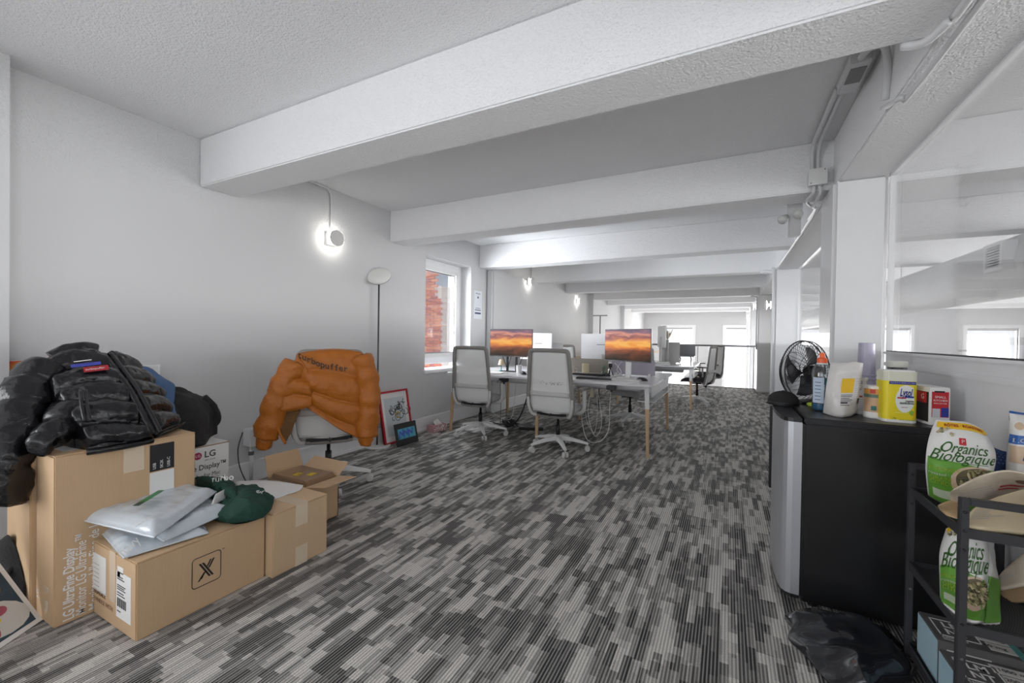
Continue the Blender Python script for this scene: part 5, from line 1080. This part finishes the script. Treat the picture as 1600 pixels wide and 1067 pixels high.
# white flour-like bag
t = thing('white_bag', 'crumpled white plastic bag of powder with a yellow panel on the fridge', 'bag', F(1312, 650))
yb_ = 2.425
g = [[at(1299, 566, y=yb_+.01), at(1318, 567, y=yb_), at(1334, 565, y=yb_), at(1349, 567, y=yb_+.02)], [at(1293, 592, y=yb_-.01), at(1310, 592, y=yb_-.01), at(1330, 592, y=yb_), at(1345, 592, y=yb_+.01)], [at(1289, 622, y=yb_-.02), at(1308, 622, y=yb_-.03), at(1326, 622, y=yb_-.02), at(1341, 622, y=yb_)], [F(1286, 646)+Vector((0, 0, .004)), F(1306, 650)+Vector((0, 0, .002)), F(1322, 650)+Vector((0, 0, .002)), F(1339, 644)+Vector((0, 0, .003))]]
M_BAGW = mat('white_bag_film', (.72, .69, .67), .35, bump=.4, bscale=30, coat=.3); bm, f_, Wd, Hd = bagsurf(g, .035, 4, .008); obj('bag_body', bm, M_BAGW, t, world=True, smooth=True); S = Surf(f_, t, Wd, Hd)
S.rect('yellow_panel', .36, .30, .68, .55, mat('amber_print', (.85, .52, .02), .5))
for k, (a_, b_, z_) in enumerate(((.36, .68, .58), (.36, .66, .605), (.36, .60, .635), (.36, .68, .66), (.36, .64, .685), (.36, .62, .75))): S.rect('printed_line', a_, z_, b_, z_+.010, M_GP, ns=1)
S.rect('black_bar', .36, .705, .56, .73, M_PRK, ns=1)
for k in range(12): S.rect('printed_line', .72, .30+k*.03, .92-.03*(k % 3), .306+k*.03, mat('faint_print', (.40, .38, .38), .6), ns=1)
S.rect('barcode', .82, .64, .93, .74, M_GP)
t2 = thing('packet', 'orange and cream packet wedged behind the white powder bag', 'packet', F(1290, 640)); q = t2.location
obj('packet_body', bx(q.x-.02, q.x+.045, q.y-.0, q.y+.035, FT, FT+.09, rot=Matrix.Rotation(.12, 3, 'Y'), pivot=(q.x, q.y, FT)), mat('orange_cream', (.75, .50, .28), .6, var=.25), t2, world=True, bevel=.004)
# cups
q = Vector((.640, 2.79, FT)); t = thing('cup_stack', 'tall stack of lavender cups behind the powder bag', 'cups', q)
M_LAV = mat('lavender_plastic', (.48, .45, .58), .4); M_GLC = glassmat('clear_cup', (.9, .92, .94), .06)
obj('base_cup', lathe([(0, 0), (.030, 0), (.040, .12), (.038, .12), (.029, .005), (0, .005)], 22, q), M_GLC, t, world=True)
obj('base_cup', lathe([(0, .02), (.030, .02), (.040, .15), (.038, .15), (.029, .025), (0, .025)], 22, q), M_GLC, t, world=True)
obj('inverted_cup', lathe([(.042, .125), (.040, .13), (.034, .335), (.031, .34), (0, .34)], 24, q), M_LAV, t, world=True, smooth=False)
for z_ in (.15, .17): obj('cup_rim', lathe([(.0425, z_), (.0435, z_+.003), (.0425, z_+.006)], 24, q), M_LAV, t, world=True)
q = Vector((.745, 2.72, FT)); t = thing('glass_tumbler', 'clear tumbler peeking over the yellow wipes tub', 'glass', q)
obj('tumbler', lathe([(0, 0), (.032, 0), (.038, .222), (.036, .222), (.030, .006), (0, .006)], 24, q), M_GLC, t, world=True, smooth=True); obj('amber_lid', lathe([(0, .221), (.038, .222), (.040, .226), (.040, .248), (.036, .252), (0, .252)], 20, q), mat('olive_lid', (.80, .80, .72), .4), t, world=True)
# pump bottle
q = F(1350, 647); t = thing('pump_bottle', 'white pump sanitizer bottle right of the powder bag', 'bottle', q)
obj('bottle_body', lathe([(0, 0), (.030, 0), (.032, .006), (.032, .085), (.026, .105), (.014, .115), (.014, .122)], 22, q), M_PRW, t, world=True, smooth=True)
obj('pump_head', lathe([(.012, .118), (.016, .12), (.016, .140), (.007, .142), (.007, .158), (.012, .16), (.012, .172), (0, .173)], 16, q), mat('cream_cap', (.80, .76, .66), .4), t, world=True); obj('spout', bx(q.x-.036, q.x+.006, q.y-.007, q.y+.007, q.z+.160, q.z+.171), mat('cream_cap', (.80, .76, .66), .4), t, world=True, bevel=.003)
for k in range(6): cyl_label('printed_line', q, .0324, q.z+.02+k*.010, q.z+.0225+k*.010, -2.4, -1.2, mat('tan_print', (.55, .42, .32), .6), t)
cyl_label('red_mark', q, .0324, q.z+.082, q.z+.090, -2.5, -2.0, mat('red_print', (.6, .05, .04), .5), t)
q = F(1366, 652); t = thing('wipes_canister', 'white canister with a brown and orange label left of the yellow tub', 'canister', q)
obj('canister_body', lathe([(0, 0), (.039, 0), (.041, .006), (.041, .135), (.039, .145), (0, .146)], 26, q), M_PRW, t, world=True)
cyl_label('wrap_label', q, .0413, q.z+.028, q.z+.095, -2.9, -.2, mat('tan_label', (.62, .40, .25), .5), t); cyl_label('wrap_label', q, .0413, q.z+.108, q.z+.133, -2.9, -.2, mat('orange_label', (.78, .38, .10), .5), t); cyl_label('label_band', q, .0416, q.z+.093, q.z+.108, -2.9, -.2, mat('grey_green_label', (.12, .20, .16), .5), t)
cyl_label('red_mark', q, .0418, q.z+.112, q.z+.130, -2.2, -1.75, mat('red_print', (.6, .05, .04), .5), t); cyl_label('recycling_mark', q, .0419, q.z+.036, q.z+.056, -2.1, -1.65, mat('mark_green', (.03, .16, .14), .5), t)
# yellow wipes tub
A_ = F(1380, 658); B_ = F(1435, 662); xd = (B_-A_).normalized(); yd = Vector((-xd.y, xd.x, 0)); Wt = (B_-A_).length; hT = .235
M_YT = mat('yellow_tub_print', (.86, .70, .02), .4); t = thing('wipes_tub', 'large yellow disinfecting wipes tub with a pale lid', 'tub', A_)
def rr_poly(w, d, r): 
    o_ = []
    for cx, cy, a0 in ((w-r, r, -90), (w-r, d-r, 0), (r, d-r, 90), (r, r, 180)):
        for k in range(6): a_ = math.radians(a0+18*k); o_.append((cx+r*math.cos(a_), cy+r*math.sin(a_)))
    return o_
def ext(poly, z0, z1, shrink=0): return prism([(A_.x+xd.x*x+yd.x*y, A_.y+xd.y*x+yd.y*y) for x, y in poly], FT+z0, FT+z1)
pl = rr_poly(Wt, .10, .022)
obj('tub_base', ext(pl, 0, .012), M_PRW, t, world=True, bevel=.002); obj('tub_body', ext([(x, y) for x, y in rr_poly(Wt-.001, .099, .022)], .012, .178), M_YT, t, world=True); obj('lid', ext(pl, .178, .219), mat('pale_lid', (.74, .73, .60), .3), t, world=True, bevel=.003); obj('lid_top', ext([(x*.9+Wt*.05, y*.9+.005) for x, y in pl], .219, .223), M_PRW, t, world=True)
def tubf(q, s): return A_+xd*(q*Wt)-yd*.0006*math.sin(PI*q)+Vector((0, 0, .001+(1-s)*.212))
S = Surf(lambda q, s: tubf(.08+.84*q, s)-yd*.0003, t, Wt*.84, .212)
M_BLUP = mat('blue_ink', (.02, .04, .32), .4); M_REDP = mat('red_ink', (.55, .02, .03), .4)
S.disc('white_disc', .62, .55, .32, .25, mat('pale_disc', (.80, .84, .80), .4), .0006, 28); S.rect('navy_band', .08, .175, .98, .235, M_BLUP, .0006); 
S.text('KILLS 99.9% OF VIRUSES & BACTERIA', .0085, .12, .205, M_PRW, .0012, q1=.95)
S.rect('white_plate', .42, .30, .90, .47, M_PRW, .0010, edge=lambda q: .30-.05*math.sin(PI*(q-.42)/.48)); S.text('Lysol', .046, .44, .405, M_BLUP, .0017, shear=.3, weight=.0012, q1=.88); S.rect('red_swoosh', .36, .49, .66, .52, M_REDP, .0016); S.rect('blue_swoosh', .60, .465, .92, .50, M_BLUP, .0016)
S.text('Lingettes', .013, .64, .565, M_PRK, .0016, weight=.0003, q1=.92); S.text('désinfectantes', .013, .44, .61, M_PRK, .0016, weight=.0003, q1=.92); S.text('citron', .009, .50, .69, M_REDP, .0016)
S.disc('lime_fruit', .86, .80, .08, .05, mat('lime_print', (.25, .45, .04), .4), .0014); S.disc('lemon_fruit', .95, .83, .05, .04, mat('lemon_print', (.75, .40, .02), .4), .0018); S.rect('ripple', .30, .80, .75, .808, mat('pale_yellow', (.9, .85, .35), .4), .001, ns=1); S.text('75', .012, .22, .93, M_GRN, .0012); S.text('lemon & lime blossom', .007, .45, .95, M_GRN, .0012)
# bag box
A2 = F(1452, 664); t = thing('bag_box', 'white carton of kitchen bags with a red front right of the yellow tub', 'box', A2); bxd = Vector((.985, .17, 0)); byd = Vector((-.17, .985, 0)); BW, BD, BH = .068, .15, .158
bm = bmesh.new()
for a_ in (0, BW):
    for b_ in (0, BD):
        for c_ in (0, BH): bm.verts.new(A2+bxd*a_+byd*b_+Vector((0, 0, c_)))
bmesh.ops.convex_hull(bm, input=bm.verts); obj('carton_body', bm, M_PRW, t, world=True, bevel=.002)
FD = Vector((0, 0, 1)); quad('red_front', A2+bxd*.006+FD*.035, bxd, FD, BW-.012, .105, M_REDP, t); quad('black_tab', A2+bxd*.014+FD*.137, bxd, FD, .034, .007, M_PRK, t, off=.0014)
text('SMALL', .013, A2+bxd*.034+FD*.118-byd*.001, bxd, FD, M_PRW, t, align='CENTER'); text('KITCHEN', .011, A2+bxd*.034+FD*.104-byd*.001, bxd, FD, M_PRW, t, align='CENTER'); text('BAGS CATCHER', .006, A2+bxd*.034+FD*.092-byd*.001, bxd, FD, M_PRW, t, align='CENTER')
quad('blue_bag_print', A2+bxd*.038+FD*.037, bxd, FD, .024, .038, M_BLUP, t, off=.0014); quad('white_bag_print', A2+bxd*.008+FD*.035, bxd, FD, .026, .035, mat('grey_white_print', (.62, .62, .66), .5), t, off=.0014)
quad('dark_side', A2+byd*(BD-.012)+FD*.012, -byd, FD, BD-.02, .125, M_PRK, t); quad('red_side', A2+byd*(BD-.02)+FD*.09, -byd, FD, BD-.04, .045, M_REDP, t, off=.0014)
text('G', .03, A2+byd*.055+FD*.115-bxd*.0015, -byd, FD, M_PRW, t); S = None
# ================================================================== CART
M_CART = mat('charcoal_powder_coat', (.045, .045, .05), .4, metal=.2)
cx0, cx1, cy0, cy1, ctop = .612, .868, 1.69, 2.10, .75
CT = thing('storage_cart', 'charcoal metal shelf cart with mesh shelves beside the fridge', 'cart', ((cx0+cx1)/2, (cy0+cy1)/2, 0)); pw = .020
for x in (cx0, cx1-pw):
    for y in (cy0, cy1-pw): obj('post', bx(x, x+pw, y, y+pw, .0, ctop), M_CART, CT, world=True, bevel=.002)
for y in (cy0, cy1-pw): obj('top_rail', bx(cx0+pw, cx1-pw, y, y+pw, ctop-.02, ctop), M_CART, CT, world=True, bevel=.002)
for z_ in (.645, .365, .065):
    bm = bmesh.new(); zz = z_
    for a_, b_, c_, d_ in ((cx0+.002, cx1-.002, cy0+pw*.3, cy0+pw*.3+.006), (cx0+.002, cx1-.002, cy1-pw*.3-.006, cy1-pw*.3), (cx0+.004, cx0+.010, cy0+pw, cy1-pw), (cx1-.010, cx1-.004, cy0+pw, cy1-pw)): bx(a_, b_, c_, d_, zz-.012, zz+.016, bm)
    sh_ = obj('shelf', bm, M_CART, CT, world=True)
    bm = bmesh.new()
    n_ = 46
    for k in range(n_): y = cy0+.012+k*(cy1-cy0-.024)/(n_-1); bx(cx0+.008, cx1-.008, y-.0018, y+.0018, zz-.003, zz, bm)
    for k in range(9): x = cx0+.012+k*(cx1-cx0-.024)/8; bx(x-.0015, x+.0015, cy0+.01, cy1-.01, zz-.006, zz-.003, bm)
    o = obj('mesh_plate', bm, M_CART, CT, world=True); o['kind'] = 'stuff'
for z_ in (.71, .60, .655, .38, .28, .08): 
    for x, y in ((cx0+pw/2, cy0), (cx0+pw/2, cy1-pw)): obj('bolt', lathe([(.0045, 0), (.004, .002), (0, .0025)], 10, (x, y, z_), (0, -1, 0)), M_BLACK if z_ > .3 else M_STEEL, CT, world=True)
# seed bags
M_GREEN = mat('bag_green', (.13, .34, .04), .45); M_DGREEN = mat('bag_script_green', (.07, .22, .04), .45); M_SEED = [mat('seed_%s' % n, c, .6) for n, c in (('pale', (.50, .42, .24)), ('olive', (.26, .24, .11)), ('dark', (.09, .08, .05)))]
def seedbag(name, label, g, seed, seedn=60, full=True):
    t = thing(name, label, 'bag', g[-1][1], 0); bm, f_, Wd, Hd = bagsurf(g, .038, seed, .004); obj('bag_body', bm, mat('white_glossy_film', (.80, .79, .76), .3, coat=.4, bump=.15, bscale=25), t, world=True, smooth=True); S = Surf(f_, t, Wd, Hd)
    S.rect('yellow_band', .06, .02, .94, .11, mat('amber_print', (.85, .52, .02), .5), edge=lambda q: .025)
    S.text('RÔTIES · ROASTED', .013, .18, .07, M_REDP, weight=.0004, q1=.85)
    S.rect('green_field', .03, .56, .97, .97, M_GREEN, edge=lambda q: .50+.10*q*q)
    S.rect('red_label', .40, .20, .50, .28, M_REDP); S.text('P', .016, .43, .24, M_PRW, .003)
    S.text('Organics', .056, .14, .335, M_DGREEN, shear=.4, weight=.0002, rise=.02, q1=.80); S.text('Biologique', .058, .04, .455, M_DGREEN, shear=.4, weight=.0002, rise=.02, q1=.90)
    S.rect('green_rule', .06, .515, .80, .522, M_DGREEN, ns=1)
    S.text('PUMPKIN SEEDS', .015, .06, .62, mat('lime_ink', (.50, .62, .06), .5), .0025); S.text('roasted · salted', .012, .05, .675, M_PRW, .0025); S.text('GRAINES DE', .014, .07, .72, mat('lime_ink', (.50, .62, .06), .5), .0025); S.text('CITROUILLE', .014, .07, .76, mat('lime_ink', (.50, .62, .06), .5), .0025)
    S.disc('bowl_print', .66, .71, .33, .165, mat('bowl_tan', (.62, .46, .33), .5), .0022, 28); S.disc('bowl_inside', .68, .695, .28, .13, mat('bowl_dark_print', (.13, .11, .06), .5), .0030, 28); S.rect('white_patch', .10, .82, .40, .90, mat('pale_leaf', (.55, .62, .45), .5), .0024)  # inside of the bowl is printed dark behind the seeds
    r = random.Random(seed); bms = [bmesh.new() for _ in M_SEED]
    def seed_at(q_, s_, a_, L_, bmi):
        c0 = S.pt(q_, s_, .0042); cq = S.pt(min(.99, q_+L_*math.cos(a_)), min(.99, s_+L_*.8*math.sin(a_)), .0042); w_ = (cq-c0); 
        if w_.length < 1e-5: return
        tube([c0, c0+w_*.3, c0+w_*.7, c0+w_], [.0005, .0042, .0036, .0004], 6, bms[bmi])
    for k in range(seedn):
        a_ = r.uniform(0, 6.28); rad = math.sqrt(r.random()); seed_at(min(.96, max(.05, .68+.26*rad*math.cos(a_))), .695+.11*rad*math.sin(a_), r.uniform(-.9, .9)+.4, r.uniform(.06, .10), r.choice((0, 0, 1, 1, 2)))
    for k in range(8): seed_at(.10+.25*r.random(), .10+.07*r.random(), r.uniform(0, 3), .06, r.choice((0, 1, 2)))
    for b_, m_ in zip(bms, M_SEED):
        if b_.verts: o = obj('seed_print', b_, m_, t, world=True, smooth=True); o['kind'] = 'stuff'
    return t, S
g = [[at(1462, 656, y=1.99), at(1485, 657, y=1.98), at(1512, 660, y=1.98), at(1538, 672, y=1.98)], [at(1450, 690, y=1.96), at(1485, 695, y=1.95), at(1522, 700, y=1.95), at(1555, 706, y=1.96)], [at(1446, 730, y=1.93), at(1480, 735, y=1.92), at(1520, 740, y=1.92), at(1550, 742, y=1.93)], [at(1450, 774, z=.655), at(1480, 785, z=.65), at(1510, 795, z=.65), at(1535, 790, z=.652)]]
seedbag('seed_bag', 'green and white bag of seeds standing open on the top shelf of the cart', g, 31, 95)
g = [[at(1478, 826, y=1.95), at(1500, 818, y=1.94), at(1520, 818, y=1.94), at(1536, 832, y=1.94)], [at(1468, 862, y=1.94), at(1495, 864, y=1.91), at(1522, 868, y=1.90), at(1546, 872, y=1.90)], [at(1468, 905, y=1.93), at(1494, 915, y=1.89), at(1520, 925, y=1.87), at(1540, 925, y=1.87)], [at(1469, 942, z=.37), at(1492, 962, z=.37), at(1515, 974, z=.37), at(1536, 974, z=.37)]]
tb, S = seedbag('seed_bag', 'second green and white seed bag, on the middle shelf behind the front post', g, 44, 80)
g = [[at(1537, 832, y=1.935), at(1546, 838, y=1.96)], [at(1548, 875, y=1.89), at(1556, 880, y=1.95)], [at(1541, 925, y=1.86), at(1560, 928, y=1.92)], [at(1537, 974, z=.37), at(1563, 973, z=.37)]]
gus = patch(g, 16, 6, lambda s, q, p: .004*nz(p, 20)+.002, thick=.03); obj('side_gusset', gus, mat('white_glossy_film', (.8, .79, .76), .3), tb, world=True, smooth=True)
g2 = [[g[1][0].lerp(g[2][0], .5), g[1][1].lerp(g[2][1], .5)], g[2], g[3]]
obj('green_gusset', patch(g2, 12, 6, lambda s, q, p: .004*nz(p, 20)+.0045, thick=-.001), M_GREEN, tb, world=True, smooth=True)
# kraft pouches
M_KR = mat('pale_kraft', (.66, .56, .44), .7, bump=.2, bscale=60); M_KR2 = mat('cream_kraft', (.72, .60, .40), .7, bump=.2, bscale=60)
def pouch(label, rows, m, seed, lines=8, red=True):
    t = thing('paper_pouch', label, 'pouch', rows[-1][0]); bm, f_, Wd, Hd = bagsurf(rows, .006, seed, .003); obj('pouch_body', bm, m, t, world=True, smooth=True); S = Surf(f_, t, Wd, Hd)
    r = random.Random(seed)
    for k in range(lines): S.rect('printed_line', .12, .32+k*.055, .12+r.uniform(.2, .45), .336+k*.055, mat('grey_print', (.45, .45, .45), .6), ns=1)
    if red: S.rect('red_print', .58, .36, .86, .40, M_REDP, ns=1); S.rect('red_print', .56, .44, .80, .48, M_REDP, ns=1); S.disc('brown_print', .84, .26, .08, .05, M_BRP)
    return t
pouch('pale kraft pouch lying face up across the top shelf of the cart', [[at(1486, 768, z=.76), at(1530, 745, z=.80), at(1572, 735, z=.83), at(1612, 742, z=.83)], [at(1484, 775, z=.73), at(1525, 770, z=.745), at(1570, 762, z=.75), at(1612, 765, z=.75)], [at(1488, 786, z=.70), at(1528, 788, z=.70), at(1570, 785, z=.70), at(1612, 788, z=.70)]], M_KR, 5)
pouch('cream kraft pouch bulging out at the front of the top shelf', [[at(1520, 795, z=.70), at(1550, 780, z=.73), at(1580, 770, z=.75), at(1612, 762, z=.77)], [at(1510, 808, z=.68), at(1545, 802, z=.69), at(1580, 798, z=.70), at(1612, 795, z=.70)], [at(1503, 822, z=.664), at(1540, 828, z=.662), at(1580, 832, z=.66), at(1612, 835, z=.66)]], M_KR2, 8, red=False)
pouch('small tan kraft pouch under the others at the left of the top shelf', [[at(1466, 790, z=.70), at(1485, 782, z=.71), at(1510, 780, z=.71)], [at(1470, 797, z=.68), at(1488, 798, z=.68), at(1512, 798, z=.68)], [at(1480, 806, z=.665), at(1495, 810, z=.665), at(1515, 810, z=.665)]], mat('tan_kraft', (.52, .36, .20), .7), 11, 0, False)
pouch('tan paper envelope fanned out on the middle shelf', [[at(1562, 900, y=2.0), at(1582, 880, y=2.0), at(1610, 855, y=2.0)], [at(1560, 912, y=1.98), at(1585, 902, y=1.97), at(1612, 890, y=1.96)], [at(1560, 922, y=1.96), at(1588, 916, y=1.94), at(1612, 912, y=1.93)]], M_KR, 13, 5, False)
pouch('darker tan envelope below the fanned one on the middle shelf', [[at(1562, 925, y=2.0), at(1588, 915, y=1.98), at(1612, 905, y=1.96)], [at(1568, 935, y=1.98), at(1592, 930, y=1.96), at(1612, 925, y=1.94)], [at(1578, 942, y=1.96), at(1598, 940, y=1.94), at(1612, 942, y=1.93)]], mat('tan_kraft', (.52, .36, .20), .7), 15, 0, False)
# blue bags
t = thing('snack_bag', 'white and blue snack bag at the right edge of the cart top', 'bag', (.85, 2.0, .65)); g = [[at(1577, 642, y=2.03), at(1595, 645, y=2.03), at(1618, 648, y=2.03)], [at(1579, 668, y=2.01), at(1598, 668, y=2.00), at(1622, 670, y=2.0)], [at(1576, 700, y=2.00), at(1598, 702, y=1.99), at(1622, 704, y=1.99)], [at(1574, 738, y=2.00), at(1598, 742, y=1.99), at(1622, 745, y=1.99)], [at(1580, 790, y=2.02), at(1598, 792, y=2.02), at(1620, 794, y=2.02)]]
bm, f_, Wd, Hd = bagsurf(g, .025, 9, .004); obj('bag_body', bm, mat('white_glossy_film', (.8, .79, .76), .3), t, world=True, smooth=True); S = Surf(f_, t, Wd, Hd); M_BB = mat('bright_blue_ink', (.02, .12, .42), .4)
S.rect('blue_band', .02, .0, .98, .05, M_BB); S.rect('blue_panel', .0, .36, .98, .44, M_BB, edge=lambda q: .33+.03*q); S.text('LOW SALT', .022, .06, .40, M_PRW, .003); S.rect('tan_print', .02, .46, .98, .64, mat('popcorn_tan', (.65, .48, .33), .5)); S.text('KOR', .045, .30, .56, M_BB, .004, shear=.2, weight=.001); S.disc('popcorn_print', .25, .22, .16, .05, mat('popcorn_tan', (.65, .48, .33), .5)); S.text('cot', .03, .45, .20, M_PRK, .003)
t = thing('net_bag', 'dark blue patterned bag behind the seed bag on the cart top', 'bag', (.82, 2.05, .65)); g = [[at(1548, 697, y=2.07), at(1566, 704, y=2.07), at(1588, 708, y=2.07)], [at(1546, 725, y=2.06), at(1566, 728, y=2.06), at(1590, 730, y=2.06)], [at(1546, 785, y=2.06), at(1568, 786, y=2.06), at(1592, 788, y=2.06)]]
bm, f_, Wd, Hd = bagsurf(g, .015, 10, .003); obj('bag_body', bm, mat('navy_mottled', (.03, .06, .18), .5, var=.9, vscale=70), t, world=True, smooth=True); S = Surf(f_, t, Wd, Hd); bm = None
for i in range(6):
    for j in range(7): S.disc('printed_bead', .08+.14*j+.07*(i % 2) if .08+.14*j+.07*(i % 2) < .95 else .9, .06+.075*i, .045, .02, mat('bead_blue', (.10, .16, .36), .5), .002, 8, 1)
# drink mix boxes
def mixbox(label, x0, y0, w, d, z0, h, acc):
    t = thing('drink_mix_box', label, 'box', (x0+w/2, y0+d/2, z0), 0, 'drink mix boxes on the bottom shelf'); m = mat('matte_charcoal_card', (.12, .115, .115), .5)
    obj('carton_body', bx(x0, x0+w, y0, y0+d, z0, z0+h), m, t, world=True, bevel=.002)
    z = z0+h; s_ = d*.60; ox, oy = x0+.018, y0+d*.22
    for a_, b_, c_, d_ in ((0, s_, 0, .004), (0, s_, s_-.004, s_), (0, .004, 0, s_), (s_-.004, s_, 0, s_)): quad('logo_frame', (ox+a_, oy+c_, z), XD, YD, b_-a_, d_-c_, M_PRW, t)
    text('LM', s_*.42, (ox+s_*.5, oy+s_*.70, z), XD, YD, M_PRW, t, align='CENTER', weight=.0008); text('NT', s_*.42, (ox+s_*.5, oy+s_*.30, z), XD, YD, M_PRW, t, align='CENTER', weight=.0008)
    text('ELECTROLYTE', .010, (ox, oy-.010, z), XD, YD, M_PRW, t); text('DRINK MIX', .009, (ox, oy-.021, z), XD, YD, M_PRW, t)
    for k in range(3):
        quad('white_stripe', (x0+w*.50+.012*(2-k), y0+.02+k*d*.27, z), XD, YD, w*.48-.012*(2-k), d*.24, mat('warm_white_card', (.72, .69, .66), .6), t); text(('60 mg', '200 mg', '1000 mg')[k], d*.13, (x0+w*.56, y0+.02+k*d*.27+d*.12, z+.001), XD, YD, M_GP, t)
    quad('accent_strip', (x0+w-.022, y0+.002, z), XD, YD, .02, d*.45, acc, t, off=.0018)
    quad('logo_front', (x0+.02, y0, z0+h*.12), XD, ZD, h*.7, h*.72, mat('warm_white_card', (.72, .69, .66), .6), t); text('LMNT', h*.26, (x0+.024, y0-.0012, z0+h*.5), XD, ZD, M_PRK, t); quad('side_strip', (x0, y0+d-.004, z0+.004), -YD, ZD, d-.008, h-.008, mat('pale_blue_card', (.35, .50, .58), .5), t)
    return t
M_AC1 = mat('coral_card', (.75, .16, .08), .5); M_AC2 = mat('teal_card', (.07, .30, .28), .5)
mixbox('charcoal drink mix box lying on the bottom shelf nearest the fridge', .638, 1.885, .215, .17, .067, .15, M_AC2)
mixbox('charcoal drink mix box in front, with a coral strip', .638, 1.715, .215, .165, .067, .125, M_AC1)
# white tag on bottom shelf, cart foot
t = thing('bin_bag', 'torn shiny black bin bag lying crumpled on the carpet before the fridge', 'bag', at(1320, 1000, z=0))
M_BIN = mat('black_bin_film', (.012, .013, .017), .16, bump=.15, bscale=22, coat=.7)
Zf = lambda u, v, z=.02: at(u, v, z=z)
g = [[Zf(1226, 961), Zf(1262, 950, .03), Zf(1300, 956, .05), Zf(1345, 968, .06), Zf(1385, 982, .03)], [Zf(1238, 975, .03), Zf(1275, 975, .05), Zf(1315, 980, .07), Zf(1360, 988, .06), Zf(1408, 1005, .03)], [Zf(1232, 997, .008), Zf(1280, 1003, .03), Zf(1330, 1008, .05), Zf(1378, 1020, .05), Zf(1432, 1040, .02)], [Zf(1258, 1024, .006), Zf(1300, 1040, .02), Zf(1345, 1050, .04), Zf(1385, 1050, .04), Zf(1425, 1054, .01)], [Zf(1290, 1062, .005), Zf(1318, 1080, .01), Zf(1355, 1078, .01), Zf(1372, 1064, .01), Zf(1400, 1058, .008)]]
def crk(p, k, sd_): return (1-abs(nz(p, k, sd_))*2.2)
obj('crumpled_film', patch(g, 70, 80, lambda s, q, p: max(.002, .024*crk(p, 4.5, 3)**3+.010*abs(nz(p, 9, 8))+.003*nz(p, 24, 1)+.004)*min(1, 8*min(s, 1-s, q, 1-q)+.15), drop=.003), M_BIN, t, world=True, smooth=True)
obj('film_flap', patch([[Zf(1268, 948, .09), Zf(1300, 960, .07), Zf(1322, 972, .05)], [Zf(1266, 962, .05), Zf(1295, 972, .04), Zf(1318, 980, .04)]], 12, 20, lambda s, q, p: .01*nz(p, 18, 2), thick=.0015), mat('grey_bin_film', (.06, .06, .06), .25, coat=.4, alpha=.8), t, world=True)
obj('tie_ribbon', tube(smoothpath([Zf(1357, 968, .09), Zf(1375, 985, .05), Zf(1400, 1000, .03), Zf(1385, 990, .05), Zf(1350, 978, .06)], 5), .004, 5, sx=.3), mat('grey_bin_film', (.06, .06, .06), .25), t, world=True, smooth=True)
